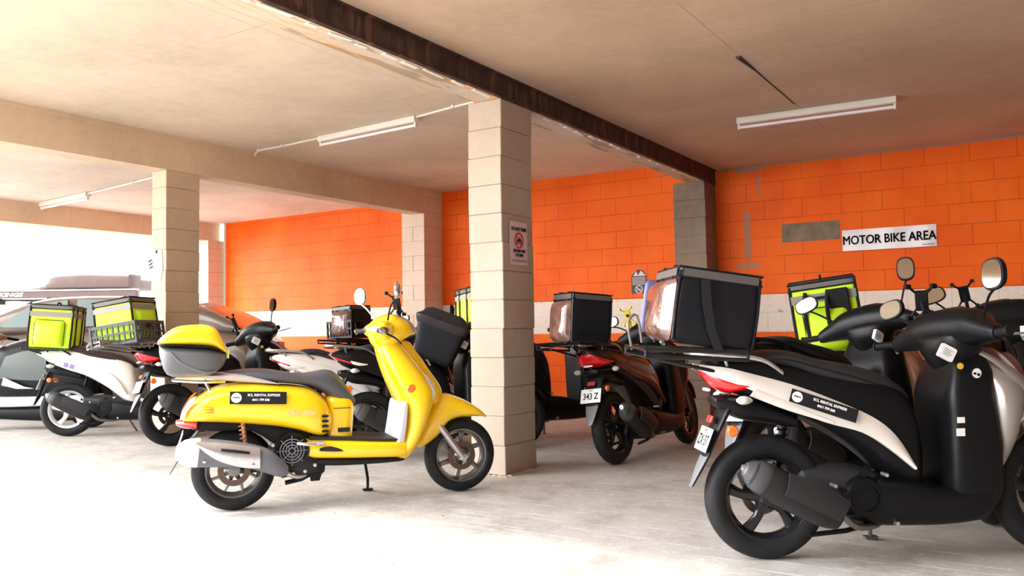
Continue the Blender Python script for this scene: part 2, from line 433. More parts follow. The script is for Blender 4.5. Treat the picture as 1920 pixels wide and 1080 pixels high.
def mirror(root, sy, base, tip, up=(0, 0, 1), size=(.066, .042), mt=None, face=(-1, 0, .05), round_=False, stem=None, gm=None):
    mt = mt or blk; n = Vector(face).normalized(); upv = Vector(up); X = upv.cross(n).normalized(); Y = n.cross(X)
    tip = Vector(tip); a, b = size
    m_ = MB(); mid = Vector(base).lerp(tip, .5)+Vector((-.01, sy*.01, .0))
    m_.tube([base, mid, tip-Y*b*.9], .0055, 8, 4)
    st = m_.build('mirror_stem', stem or mt, root)
    h = MB(); e = 2.0 if round_ else 2.7
    h.loft([(tip+n*.012, X*a, Y*b), (tip+n*.004, X*a*1.05, Y*b*1.06), (tip-n*.012, X*a*.95, Y*b*.93), (tip-n*.026, X*a*.55, Y*b*.55)], n=e, N=24, sub=2, rnd=False)
    ho = h.build('mirror_housing', mt, root)
    g = MB(); g.loft([(tip+n*.0125, X*a*.90, Y*b*.88), (tip+n*.0145, X*a*.90, Y*b*.88)], n=e, N=24, sub=1, rnd=False)
    g.build('mirror_glass', gm or glass, ho, smooth=30)

def phone_holder(root, p, mt=None, s=1.0, yaw=0):
    p = Vector(p); m_ = MB(); Mr = Matrix.Rotation(yaw, 3, 'Z') @ Matrix.Rotation(-.35, 3, 'Y')
    m_.tube([p+Vector((.03, 0, -.13))*s, p+Vector((.012, 0, -.05))*s, p], .010*s, 8)
    m_.lathe([(.002, -.01), (.016*s, -.008), (.018*s, 0), (.016*s, .008), (.002, .01)], p+Vector((.015, 0, -.06))*s, N=14)
    m_.box(p, (.007*s, .026*s, .046*s), Mr, .004*s)
    for sy in (-1, 1):
        for sz in (-1, 1):
            q = p+Mr @ (Vector((-.004, sy*.024, sz*.040))*s); e = p+Mr @ (Vector((-.02, sy*.050, sz*.072))*s)
            m_.tube([q, e], .0055*s, 8); m_.tube([e-Vector((.012, 0, 0))*s, e+Vector((.010, 0, 0))*s], .0115*s, 10)
    o = m_.build('phone_holder', mt or blk, root)
    if mt: 
        k = MB(); k.lathe([(.002, -.010), (.014*s, -.008), (.014*s, .008), (.002, .010)], p+Vector((-.004, 0, 0)), axis='x', N=16); k.build('clamp_boss', blk, o)
    return o

def badge(root, c, r):
    m_ = MB(); m_.lathe([(r*.2, -.003), (r, -.002), (r*1.02, .003), (r*.2, .004)], c, N=24)
    o = m_.build('ignition_lock', whink, root)
    k = MB()
    k.lathe([(r*1.22, -.001), (r*1.22, .003), (r*1.0, .004), (r*1.0, -.0035)], c, N=24, closed=True)
    k.lathe([(.0005, -.0045), (r*.26, -.0045), (r*.26, -.001), (.0005, -.001)], (c[0]-r*.4, c[1], c[2]-r*.05), N=12)
    k.lathe([(.0005, -.0045), (r*.3, -.0045), (r*.3, -.001), (.0005, -.001)], (c[0]+r*.35, c[1], c[2]-r*.3), N=12)
    k.build('lock_surround', blk, o)

def scooter(M, label, cat='scooter', group=None, main=None, cowl=None, strip=None, rim=None, seat=None, steer=0, tail='red',
            platetxt=None, phone=None, phy=.12, badge_on=True, stickers=True, bodyscale=1.0, rail=None, rimsp=5, purple=False,
            mirL=True, mirR=True, rimf=.68, front=True, mrL=None, mrR=None, r=.265, dash=None):
    main = main or blk; strip = strip or main; cowl = cowl or strip; rim = rim or blkg; seat = seat or seatm; rail = rail or steel
    t = empty('motor_scooter', M, label, cat, group or 'parked motor scooters')
    steered = []
    # -- rear body under the seat
    b = MB()
    b.lx([(-.255, .845, .80, .055), (-.18, .860, .73, .10), (0, .865, .66, .128), (.2, .84, .57, .142), (.38, .80, .46, .150), (.50, .77, .36, .148), (.60, .70, .29, .135), (.635, .60, .28, .115)], n=3)
    b.build('rear_body', main, t)
    b = MB(); b.lx([(.34, .36, .16, .12), (.45, .36, .145, .155), (.60, .34, .142, .165), (.75, .31, .145, .17), (.90, .34, .165, .165), (.99, .42, .23, .12)], n=3.5)
    b.build('floorboard', main if main in (blk, blkg) else blk, t)
    # -- leg shield
    b = MB(); b.lz([(.17, .86, .91, .13), (.26, .76, .96, .160), (.42, .745, .985, .172), (.58, .745, .975, .172), (.70, .745, .955, .168), (.79, .77, .965, .150), (.86, .79, .94, .115)], n=5, N=28)
    b.build('leg_shield', main if main in (blk, blkg) else blk, t)
    b = MB(); b.lz([(.38, .97, 1.02, .10), (.50, .95, 1.05, .17), (.62, .93, 1.085, .195), (.72, .92, 1.105, .185), (.79, .90, 1.065, .14), (.86, .87, .98, .085), (.90, .855, .90, .05)], n=2.6)
    cw = b.build('front_cowl', cowl, t)
    b = MB()
    for sy in (-1, 1):
        b.loft([((1.02, sy*.165, .60), (.02, 0, -.01), (0, .02*1, .018)), ((1.07, sy*.135, .64), (.02, 0, 0), (0, .03, .035)), ((1.11, sy*.06, .66), (.015, 0, 0), (0, .03, .03))], n=2.2, N=14)
    b.build('front_indicator', clear, cw)
    for sy in (-1, 1):   # trim lines
        b = MB(); y = sy*.14
        b.band([(.86, sy*.085, .905), (.95, sy*.12, .862), (1.05, sy*.15, .79), (1.10, sy*.16, .73)], [(.865, sy*.09, .885), (.95, sy*.135, .83), (1.03, sy*.175, .74), (1.07, sy*.185, .68)], .012, .006, side=sy)
        b.build('cowl_trim', rail if cowl in (blk, blkg) else cowl, cw)
    # -- coloured side strips running down from the tail
    for sy in (-1, 1):
        b = MB(); top = [(-.285, .835, .065), (-.183, .822, .108), (-.11, .803, .128), (.075, .751, .140), (.235, .690, .153), (.40, .615, .165), (.50, .535, .168), (.585, .405, .165)]
        bot = [(-.29, .812, .062), (-.21, .775, .105), (-.12, .742, .130), (.035, .665, .146), (.20, .595, .160), (.36, .548, .168), (.47, .480, .170), (.582, .390, .166)]
        b.band([(x, sy*y, z) for x, z, y in top], [(x, sy*y, z) for x, z, y in bot], .02, .008, side=sy, V=6)
        sp = b.build('side_panel', strip, t)
        b = MB(); b.band([(-.08, sy*.142, .735), (.05, sy*.152, .680), (.235, sy*.166, .600)], [(-.10, sy*.138, .705), (.05, sy*.150, .645), (.24, sy*.164, .585)], .01, .004, side=sy)
        b.build('panel_fin', strip, sp)
    # -- seat
    b = MB(); b.lx([(-.12, .868, .835, .085), (0, .892, .83, .125), (.10, .888, .81, .138), (.20, .858, .77, .145), (.30, .838, .745, .142), (.40, .818, .715, .13), (.50, .785, .69, .11), (.58, .735, .67, .085), (.62, .70, .66, .055)], n=2.9)
    so_ = b.build('seat', seat, t)
    b = MB()
    for sy in (-1, 1): b.tube([(-.1, sy*.088, .852), (.05, sy*.134, .855), (.2, sy*.147, .815), (.38, sy*.134, .765), (.55, sy*.098, .71)], .003, 6, 4)
    b.build('seat_piping', blkm, so_)
    # -- grab rail
    b = MB(); pts = [(.04, -.135, .80), (-.05, -.145, .855), (-.18, -.12, .875), (-.30, -.085, .885), (-.335, 0, .888), (-.30, .085, .885), (-.18, .12, .875), (-.05, .145, .855), (.04, .135, .80)]
    b.loft([(p, (0, .011, 0) if 1 < i < 7 else (0, .010, 0), (0, 0, .010)) for i, p in enumerate(pts)], n=3, N=10, sub=4)
    b.tube([(-.24, -.10, .872), (-.24, .10, .872)], .008); b.box((-.17, 0, .872), (.06, .085, .004), ch=.002)
    for sy in (-1, 1): b.tube([(-.20, sy*.105, .874), (-.18, sy*.09, .83)], .007)
    b.build('grab_rail', rail, t)
    # -- tail light
    if tail == 'red':
        b = MB(); b.lx([(-.262, .812, .785, .060), (-.225, .812, .738, .092), (-.17, .795, .712, .118), (-.11, .775, .722, .136), (-.065, .757, .742, .140)], n=2.5)
        b.build('tail_light', red, t)
        b = MB(); b.box((-.245, 0, .726), (.008, .035, .006), ch=.002); b.build('plate_lamp', whink, t)
    else:
        b = MB(); b.lx([(-.285, .835, .815, .05), (-.22, .835, .765, .10), (-.16, .82, .735, .122), (-.13, .81, .735, .130)], n=2.5); b.build('tail_light', red, t)
        for sy in (-1, 1):
            b = MB(); b.loft([((-.135, sy*.122, .775), (.02, 0, 0), (0, .018, .038)), ((-.09, sy*.132, .762), (.02, 0, 0), (0, .018, .036)), ((-.04, sy*.138, .748), (.01, 0, 0), (0, .012, .018))], n=2.4, N=16); b.build('tail_indicator', clear, t)
    # -- rear mudguard, plate, reflector, indicators
    b = MB()
    b.lx([(-.22, .70, .66, .06), (-.12, .70, .60, .085), (0, .67, .58, .085), (.12, .62, .555, .08)], n=3)
    b.loft([((-.16, 0, .66), (0, .075, 0), (.03, 0, .02)), ((-.20, 0, .58), (0, .07, 0), (.022, 0, .012)), ((-.235, 0, .50), (0, .058, 0), (.014, 0, .006)), ((-.268, 0, .42), (0, .05, 0), (.010, 0, .004)), ((-.318, 0, .318), (0, .022, 0), (.006, 0, .003))], n=3, N=14)
    fl_ = b.build('rear_mudguard', blk, t)
    b = MB(); b.loft([((-.245, 0, .475), (0, .050, 0), (.006, 0, .003)), ((-.280, 0, .41), (0, .046, 0), (.006, 0, .003)), ((-.325, 0, .315), (0, .018, 0), (.004, 0, .002))], n=3, N=14); b.build('mud_flap', gry, fl_)
    px, pz = -.262, .515; tl = .38; Rp = Matrix.Rotation(tl, 3, 'Y')
    b = MB(); b.box((px, 0, pz), (.002, .083, .052), Rp, .0015); po = b.build('number_plate', plate, t, smooth=0)
    if platetxt:
        nrm = Rp @ Vector((-1, 0, 0)); upv = Rp @ Vector((0, 0, 1))
        text('plate_lettering', platetxt, Vector((px, 0, pz))+nrm*.0026-upv*.006, (0, -1, 0), upv, .066, ink, po, bold=.0012, wide=.78)
        text('plate_lettering', 'QLD', Vector((px, 0, pz))+nrm*.0026+upv*.039, (0, -1, 0), upv, .016, ink, po)
    b = MB(); b.box((-.232, -.0, .60), (.006, .032, .016), Rp, .003); b.build('rear_reflector', dred, t)
    for sy in (-1, 1):
        b = MB(); b.tube([(-.17, sy*.05, .685), (-.145, sy*.125, .69)], .009); b.build('indicator_stalk', blk, t)
        b = MB(); b.loft([((-.165, sy*.16, .690), (0, .006, 0), (0, 0, .007)), ((-.150, sy*.16, .690), (0, .024, 0), (0, 0, .017)), ((-.125, sy*.157, .690), (0, .026, 0), (0, 0, .018)), ((-.10, sy*.150, .688), (0, .011, 0), (0, 0, .008))], n=2, N=16); b.build('rear_indicator', clear, t)
        b = MB(); b.lathe([(.001, -.009), (.020, -.008), (.024, -.002), (.024, .006), (.001, .006)], (-.162, sy*.088, .556), N=22)
        if sy < 0 or True: b.build('side_reflector', amber, t)
    # -- wheels, engine, exhaust
    wheel(t, 0, r, rim, rimsp, rim=rimf, side=1)
    b = MB()
    b.loft([((.02, .10, .275), (0, .035, 0), (0, 0, .055)), ((.16, .11, .27), (0, .045, 0), (0, 0, .065)), ((.30, .11, .25), (0, .05, 0), (0, 0, .07)), ((.42, .10, .25), (0, .045, 0), (0, 0, .06))], n=2.6)
    b.loft([((.16, 0, .33), (0, .06, 0), (0, 0, .06)), ((.30, 0, .30), (0, .11, 0), (0, 0, .10)), ((.44, 0, .27), (0, .12, 0), (0, 0, .11)), ((.54, 0, .24), (0, .10, 0), (0, 0, .08))], n=3)
    en = b.build('engine', drk, t)
    b = MB(); b.lathe([(.001, -.150), (.045, -.152), (.078, -.145), (.088, -.125), (.088, -.08)], (.375, 0, .275), N=28); b.lathe([(.055, -.158), (.062, -.158), (.062, -.14), (.055, -.14)], (.375, 0, .275), N=28, closed=True)
    for k in range(5):
        a = 2*pi*k/5+.3; b.cyl((.375+.092*cos(a), -.135, .275+.092*sin(a)), (.375+.092*cos(a), -.10, .275+.092*sin(a)), .010, N=8)
    b.build('fan_cover', blk, en)
    b = MB()
    for q in ((.29, .19), (.24, .33), (.46, .37), (.50, .17)):
        b = MB(); b.lathe([(.001, -.165), (.008, -.163), (.009, -.12)], (q[0], 0, q[1]), N=10); b.build('engine_bolt', steel, en)
    b = MB(); b.loft([((-.125, -.165, .405), (.012, 0, -.03*.3), (0, 0, .001)),], n=2) if 0 else None
    ax = Vector((.42, .02, -.235)).normalized(); p0 = Vector((-.128, -.175, .405)); up = Vector((0, 1, 0)).cross(ax)
    secs = []
    for d_, ra, rb in ((0, .030, .036), (.02, .045, .056), (.08, .055, .068), (.22, .058, .072), (.36, .052, .066), (.43, .035, .045)):
        secs.append((p0+ax*d_, Vector((0, ra, 0)), up*rb))
    b.loft(secs, n=2.4, N=22); mf = b.build('muffler', drk if rail is not racks else drk, t)
    b = MB(); b.loft([(p0-ax*.012, Vector((0, .026, 0)), up*.034), (p0+ax*.03, Vector((0, .050, 0)), up*.062), (p0+ax*.075, Vector((0, .056, 0)), up*.069)], n=2.4, N=22, sub=2); b.build('muffler_cap', mat('cap_dark_grey', (.055, .055, .06), .35), mf)
    b = MB(); b.lathe([(.001, -.004), (.006, -.012), (.016, -.012), (.018, .0), (.016, .01)], p0-ax*.018, axis='x', N=18); b.build('exhaust_outlet', steel, mf)
    b = MB(); b.band([(.02, -.238, .40), (.15, -.243, .355), (.27, -.236, .28)], [(.0, -.236, .31), (.12, -.24, .25), (.22, -.234, .20)], .01, .012); b.build('heat_shield', drk, mf)
    b = MB(); b.tube([(.26, -.17, .215), (.33, -.15, .16), (.45, -.08, .15), (.52, 0, .18)], .014, 10, 4); b.build('exhaust_pipe', dsteel, mf)
    b = MB(); b.tube([(.08, .10, .30), (.14, .10, .62)], .016, 10); 
    for k in range(9): b.lathe([(.022, -.004), (.029, 0), (.022, .004)], (.095+.004*k, .10, .36+.025*k), axis='z', N=14)
    b.build('shock_absorber', blk, t)
    b = MB(); b.tube([(.42, -.10, .16), (.30, -.11, .135), (.14, -.12, .125)], .011); b.tube([(.42, .10, .16), (.30, .11, .135), (.14, .12, .125)], .011); b.tube([(.40, -.10, .15), (.40, .10, .15)], .012); b.build('centre_stand', blk, t)
    b = MB(); b.tube([(.52, .13, .16), (.58, .25, .0+.012)], .009); b.box((.585, .26, .012), (.03, .018, .005)); b.build('side_stand', dsteel, t)
    # -- fork, front wheel, mudguard, headset (all turn with the handlebar)
    if front:
        fw = wheel(t, 1.24, r, rim, rimsp, rim=rimf, side=1); steered.append(fw)
        b = MB()
        for sy in (-1, 1): b.tube([(1.02, sy*.065, .73), (1.12, sy*.07, .53), (1.235, sy*.072, .265)], .018, 10, 2)
        b.tube([(.93, 0, .92), (1.05, 0, .66)], .02); steered.append(b.build('front_fork', dsteel, t))
        b = MB(); b.arc((1.24, 0, r), r+.035, 20, 165, .068, .012, 18, lambda q: .55+.45*sin(pi*min(1, q*1.2+.12)) if q < .8 else .9)
        b.loft([((1.09, 0, .50), (0, .07, 0), (.03, 0, .03)), ((1.13, 0, .545), (0, .085, 0), (.03, 0, .035)), ((1.22, 0, .575), (0, .08, 0), (.02, 0, .018)), ((1.32, 0, .555), (0, .06, 0), (.02, 0, .008))], n=2.5)
        steered.append(b.build('front_mudguard', cowl, t))
    b = MB()
    b.ly([(-.285, .805, .925, .032, .034), (-.21, .825, .945, .062, .055), (-.13, .85, .965, .100, .080), (0, .865, .972, .120, .090), (.13, .85, .965, .100, .080), (.21, .825, .945, .062, .055), (.285, .805, .925, .032, .034)], n=2.7)
    b.lz([(.81, .765, .90, .085), (.865, .735, .93, .120), (.93, .735, .955, .150)], n=2.6)
    hs = b.build('handlebar_cover', main if main in (blk, blkg) else blk, t); steered.append(hs)
    b = MB(); b.loft([((.835, 0, 1.042), (0, .085, 0), (.05, 0, .022)), ((.832, 0, 1.048), (0, .080, 0), (.046, 0, .020))], n=2.6, N=20, sub=1, rnd=False)
    b.build('instrument_glass', dash or blkg, hs)
    b = MB(); b.loft([((.955, 0, .985), (0, .085, 0), (-.012, 0, .042)), ((.985, 0, .972), (0, .072, 0), (-.010, 0, .034)), ((.998, 0, .965), (0, .04, 0), (-.005, 0, .02))], n=2.3, N=20); b.build('headlight', brnz if badge_on == 'b' else clear, hs)
    for sy in (-1, 1):
        b = MB(); p, q = Vector((.80, sy*.285, .925)), Vector((.765, sy*.385, .925))
        b.cyl(p, q, .0165, N=14); b.lathe([(.001, -.004), (.021, -.004), (.021, .006), (.001, .006)], q, N=14)
        for k in range(6): b.lathe([(.0185, -.002), (.0185, .002)], p.lerp(q, .15+.14*k), N=14)
        steered.append(b.build('hand_grip', blkm, t))
        b = MB(); b.tube([(.84, sy*.24, .925), (.885, sy*.28, .922), (.88, sy*.40, .918)], .0055, 8, 3); b.lathe([(.001, -.008), (.008, 0), (.001, .008)], (.88, sy*.405, .918), N=8)
        steered.append(b.build('brake_lever', steel, t))
        if (mirR if sy < 0 else mirL):
            spec = (mrR if sy < 0 else mrL) or {}
            n0 = len(bpy.data.objects); before = set(o.name for o in t.children)
            tip = spec.get('tip', (.80, sy*.30, 1.155))
            mirror(t, sy, (.84, sy*.185, .985), tip, up=spec.get('up', (0, sy*.15, 1)), face=spec.get('face', (-1, 0, .1)), size=spec.get('size', (.068, .044)))
            steered += [o for o in t.children if o.name not in before]
    if phone is not None:
        steered.append(phone_holder(t, (.80, phy, 1.13), phone if phone is not True else None))
    if badge_on: badge(t, (.862, -.160, .785), .021)
    if stickers:
        b = MB(); b.loft([((.755, -.120, .872), (.030, 0, -.016), (.014, 0, .026)), ((.755, -.138, .872), (.030, 0, -.016), (.014, 0, .026))], n=12, N=16, sub=1, rnd=False)
        o = b.build('warning_sticker', whink, t, smooth=0)
        x_ = Vector((.03, 0, -.016)).normalized(); u_ = Vector((.016, 0, .03)).normalized(); c0 = Vector((.755, -.1386, .872))
        k = MB()
        for j in range(4): k.box(c0+u_*(.012-.008*j)-x_*(.004 if j % 2 else 0), (.020-.004*(j % 2), .0004, .0012), Matrix((x_, Vector((0, 1, 0)), u_)).transposed())
        k.build('sticker_print', gry, o, smooth=0)
        b = MB(); b.lathe([(.001, -.002), (.0135, -.0015), (.0135, .002)], (.800, -.150, .815), N=20); b.build('round_sticker', mat('ochre_sticker', (.72, .42, .03), .4), t)
    if bodyscale != 1.0:
        for o in t.children:
            if o.name.split('.')[0] in ('rear_body', 'seat', 'side_panel', 'grab_rail'): o.scale.x = bodyscale
    # steering
    A = Vector((1.24, 0, .265)); D_ = Vector((.90, 0, .98))-A
    Mst = Matrix.Translation(A) @ Matrix.Rotation(R(steer), 4, D_.normalized()) @ Matrix.Translation(-A)
    for o in steered: o.matrix_basis = Mst @ o.matrix_basis
    return t

def ad_sticker(root, p0, p1, up, n, Lw, H, name='rental_sticker', faded=False):
    """black label: round emblem, two lines of lettering; p0 = rear end middle, p1 = front end middle"""
    p0, p1 = Vector(p0), Vector(p1); X = (p1-p0).normalized(); N_ = Vector(n); N_ = (N_-X*N_.dot(X)).normalized(); Y = N_.cross(X).normalized()
    if Y.z < 0: Y = -Y
    c = (p0+p1)/2; M3 = Matrix((X, -N_, Y)).transposed()
    b = MB(); b.box(c, (Lw/2, .0015, H/2), M3); o = b.build(name, ink, root, smooth=0)
    f = c+N_*.0022
    b = MB(); e = c-X*(Lw/2-H*.5)+N_*.0018
    pts = []
    rings = []
    for k in (0, 1): rings.append(b.ring([e+N_*.0008*k+X*H*.40*cos(a)+Y*H*.40*sin(a) for a in [2*pi*i/24 for i in range(24)]]))
    b.skin(rings); eo = b.build('emblem_disc', whink, o, smooth=0)
    b = MB(); q = e+N_*.0014
    for sx in (-1, 1):
        for j in range(3): b.box(q+X*sx*H*(.12+.06*j)+Y*H*(.06-.035*j), (H*.07, .0004, H*.018), M3)
    b.box(q, (H*.05, .0004, H*.06), M3); b.build('winged_emblem', drk, eo, smooth=0)
    text('sticker_lettering', 'SCL RENTAL EXPRESS', f+X*H*.42+Y*H*.22, X, Y, H*.27, whink, o, wide=1.0*(Lw-H*1.15)/(H*2.95) if 0 else .98, bold=.0004)
    text('sticker_lettering', '0411 779 538', f+X*H*.20-Y*H*.16, X, Y, H*.24, whink, o, bold=.0006)
    return o
def yellow_scooter(M):
    t = empty('motor_scooter', M, 'bright yellow retro scooter with yellow top box parked by the near column', 'scooter', 'parked motor scooters')
    b = MB(); b.lx([(-.265, .555, .515, .09), (-.235, .605, .512, .135), (-.19, .645, .51, .165), (-.12, .690, .505, .188), (-.03, .712, .497, .20), (.10, .716, .482, .207), (.24, .704, .462, .207), (.36, .690, .432, .203), (.43, .668, .405, .196), (.485, .625, .395, .18), (.518, .56, .42, .15)], n=3.6, N=32)
    body = b.build('rear_bodywork', yel, t)
    # three slots near the tail and curved vents at the front of the cowl
    b = MB()
    for k in range(3): b.box((-.14+.002*k, -.196, .598-.015*k), (.026-.002*k, .008, .0022), Matrix.Rotation(.08, 3, 'Y'))
    b.build('tail_slot', mat('slot_shadow_yellow', (.55, .30, .01), .4), body, smooth=0)
    b = MB()
    for k in range(4): b.loft([((.475, -.197, .52-.028*k), (.012, .006, 0), (0, 0, .008)), ((.497, -.180, .518-.028*k), (.010, .006, 0), (0, 0, .007))], n=2.2, N=12, sub=1)
    b.build('side_vent', drk, body)
    b = MB(); b.lz([(.375, .50, .66, .125), (.45, .50, .665, .125), (.55, .505, .672, .125), (.60, .50, .66, .12)], n=3.4); col = b.build('underseat_panel', yel, t)
    b = MB(); b.box((.59, -.128, .555), (.05, .001, .002)); b.box((.60, -.127, .43), (.035, .004, .012)); b.build('hatch_seam', drk, col, smooth=0)
    # seat
    b = MB(); b.lx([(-.05, .780, .735, .09), (.05, .792, .725, .125), (.17, .790, .715, .145), (.29, .768, .705, .150), (.37, .757, .695, .145), (.44, .765, .675, .142), (.51, .775, .630, .138), (.56, .760, .590, .13), (.62, .690, .572, .115), (.67, .610, .568, .09)], n=2.8, N=28)
    st = b.build('seat', mat('grey_seat_vinyl', (.075, .078, .088), .42, bump=.12, scale=350), t)
    # pale rack / tail trim
    b = MB(); b.lx([(-.30, .768, .752, .11), (-.15, .772, .745, .13), (0, .775, .725, .145), (.12, .750, .712, .152), (.235, .712, .704, .153)], n=4)
    b.build('tail_trim', mat('pale_silver_trim', (.66, .64, .64), .25, metal=.5), t)
    b = MB()
    for sy in (-1, 1): b.tube([(-.32, sy*.10, .745), (-.2, sy*.12, .735), (-.05, sy*.10, .728)], .009, 8, 3); b.tube([(-.16, sy*.10, .735), (-.12, sy*.10, .665)], .006)
    b.tube([(-.32, -.10, .745), (-.32, .10, .745)], .009); b.build('luggage_rack', chrome, t)
    # top box
    b = MB(); b.lx([(-.385, .94, .87, .14), (-.35, .935, .775, .185), (-.25, .932, .757, .20), (-.14, .925, .76, .195), (-.075, .905, .80, .17), (-.05, .89, .84, .14)], n=4, N=32); tb = b.build('top_box', mat('top_box_grey', (.115, .115, .12), .4, bump=.04, scale=300), t)
    b = MB(); b.lx([(-.395, .962, .938, .15), (-.365, .995, .935, .19), (-.30, 1.037, .93, .207), (-.20, 1.048, .925, .21), (-.115, 1.035, .915, .20), (-.075, .985, .897, .18), (-.045, .90, .882, .145)], n=3.8, N=32); b.build('top_box_lid', yelm, tb)
    b = MB(); b.lx([(-.392, .947, .937, .153), (-.36, .944, .932, .193), (-.2, .932, .921, .212), (-.115, .922, .911, .203), (-.05, .892, .880, .148)], n=3.8, N=32); b.build('lid_seal', blk, tb)
    for sy in (-1, 1):
        b = MB(); b.tube([(-.33, sy*.196, .90), (-.27, sy*.200, .835), (-.17, sy*.198, .79), (-.10, sy*.175, .79)], .006, 8, 4); b.build('moulded_rib', mat('top_box_rib', (.14, .14, .145), .45), tb)
    b = MB(); b.box((-.04, 0, .88), (.012, .03, .028), ch=.004); b.build('latch', chrome, tb)
    # tail lamp
    b = MB(); b.lx([(-.30, .520, .488, .05), (-.265, .528, .475, .09), (-.20, .525, .470, .12)], n=2.8); b.build('tail_light', red, t)
    for sy in (-1, 1):
        b = MB(); b.band([(-.275, sy*.10, .57), (-.235, sy*.145, .635), (-.20, sy*.17, .66)], [(-.285, sy*.10, .525), (-.265, sy*.13, .545), (-.235, sy*.155, .60)], .02, .01, side=sy); b.build('tail_indicator', mat('peach_lens', (.85, .28, .16), .2, coat=1), t)
    # dark inner arch, mudguard
    b = MB(); b.lx([(-.20, .53, .46, .07), (-.10, .53, .45, .09), (.10, .52, .44, .10), (.26, .48, .33, .11), (.40, .46, .30, .11)], n=4); b.build('inner_arch', blkm, t)
    b = MB(); b.loft([((-.13, 0, .50), (0, .08, 0), (.03, 0, .02)), ((-.19, 0, .45), (0, .075, 0), (.02, 0, .012)), ((-.245, 0, .375), (0, .07, 0), (.012, 0, .006)), ((-.30, 0, .29), (0, .06, 0), (.008, 0, .004)), ((-.335, 0, .225), (0, .035, 0), (.005, 0, .003))], n=3, N=14); rm = b.build('rear_mudguard', drk, t)
    b = MB(); b.box((-.285, 0, .40), (.0025, .09, .055), Matrix.Rotation(.3, 3, 'Y'), .0015); b.build('number_plate', plate, t, smooth=0)
    # floor
    b = MB(); b.lx([(.315, .398, .285, .14), (.45, .392, .272, .175), (.62, .382, .262, .19), (.78, .368, .255, .192), (.90, .358, .250, .19), (.955, .36, .248, .18)], n=4.2); sk = b.build('footboard', yel, t)
    b = MB(); b.lx([(.40, .407, .385, .155), (.60, .393, .372, .175), (.80, .377, .357, .178), (.92, .369, .350, .172)], n=5); b.build('foot_mat', drk, sk)
    b = MB(); b.lx([(.40, .285, .235, .13), (.55, .275, .226, .168), (.75, .262, .223, .172), (.92, .256, .226, .16), (.965, .262, .235, .13)], n=4); b.build('sill', blkm, sk)
    b = MB(); b.loft([((.49, -.190, .335), (.04, 0, .004), (0, .006, .012)), ((.54, -.194, .328), (.02, 0, 0), (0, .006, .010)), ((.575, -.194, .320), (.01, 0, 0), (0, .004, .003))], n=2.2, N=12); b.build('side_scoop', drk, sk)
    b = MB(); b.tube([(.33, -.19, .375), (.39, -.215, .368), (.46, -.19, .365)], .009); b.box((.43, -.195, .37), (.05, .012, .012), ch=.004); b.build('passenger_footrest', steel, sk)
    # leg shield
    b = MB(); b.lz([(.232, .90, .965, .135), (.265, .885, 1.01, .165), (.34, .935, 1.055, .19), (.44, .955, 1.10, .205), (.535, .950, 1.135, .212), (.60, .918, 1.160, .210), (.66, .892, 1.150, .20), (.76, .850, 1.085, .170), (.86, .818, 1.01, .128), (.93, .800, .955, .095)], n=2.7, N=28)
    ls = b.build('leg_shield', yel, t)
    b = MB(); b.lz([(.345, .884, .965, .180), (.44, .905, .972, .196), (.55, .925, .975, .200), (.575, .935, .965, .19)], n=3.2); b.build('knee_panel', lgry, t)
    b = MB(); b.lz([(.56, 1.10, 1.215, .075), (.64, 1.07, 1.215, .080), (.72, 1.03, 1.165, .075), (.82, .96, 1.095, .066), (.92, .90, 1.028, .055)], n=2.4); ns = b.build('nose_panel', yel, t)
    for sy in (-1, 1):
        b = MB(); b.tube([(.985, sy*.085, .925), (1.04, sy*.11, .86), (1.09, sy*.135, .78), (1.12, sy*.15, .71)], .004, 6, 3); b.build('nose_seam', mat('seam_ochre', (.45, .23, .01), .5), ns)
        b = MB(); b.loft([((1.085, sy*.158, .565), (.02, 0, 0), (0, .020, .018)), ((1.105, sy*.158, .62), (.035, 0, .01), (0, .028, .035)), ((1.10, sy*.150, .67), (.03, 0, 0), (0, .028, .030)), ((1.085, sy*.142, .715), (.012, 0, 0), (0, .02, .018))], n=2.4, N=16)
        b.build('front_indicator', clear, ls)
        b = MB(); b.lathe([(.001, -.010*1), (.022, -.009), (.0265, -.002), (.0265, .006), (.001, .006)] if sy < 0 else [(.001, .010), (.022, .009), (.0265, .002), (.0265, -.006), (.001, -.006)], (.985, sy*.193, .655), N=24); b.build('side_reflector', amber, ls)
    b = MB(); b.box((1.128, -.045, .80), (.004, .010, .022), Matrix.Rotation(-.55, 3, 'Y'), .002); b.build('maker_badge', chrome, ns)
    # front wheel, fork, mudguard
    wheel(t, 0, .228, dsteel, 8, tw=.052, rim=.66, side=-1, spw=.014, fat=.5)
    wheel(t, 1.333, .225, dsteel, 6, tw=.052, rim=.70, side=-1, spw=.022, fat=.6)
    b = MB()
    for sy in (-1, 1): b.tube([(1.175, sy*.085, .43), (1.33, sy*.088, .215)], .021, 14); b.box((1.335, sy*.090, .215), (.020, .012, .024), Matrix.Rotation(.6, 3, 'Y'), .004)
    b.tube([(.95, 0, .90), (1.14, 0, .50)], .02); b.build('front_fork', steel, t)
    b = MB(); b.lx([(1.045, .33, .292, .045), (1.09, .43, .288, .085), (1.14, .545, .315, .103), (1.19, .592, .355, .110), (1.245, .608, .425, .110), (1.31, .588, .452, .105), (1.38, .553, .456, .098), (1.45, .508, .454, .082), (1.497, .462, .448, .05)], n=2.5, N=28)
    b.build('front_mudguard', yel, t)
    # headset
    b = MB(); b.lx([(.768, 1.03, .965, .05), (.80, 1.062, .905, .095), (.85, 1.088, .882, .130), (.90, 1.100, .890, .142), (.95, 1.085, .925, .138), (1.0, 1.062, .952, .115), (1.035, 1.01, .968, .075)], n=2.5, N=28)
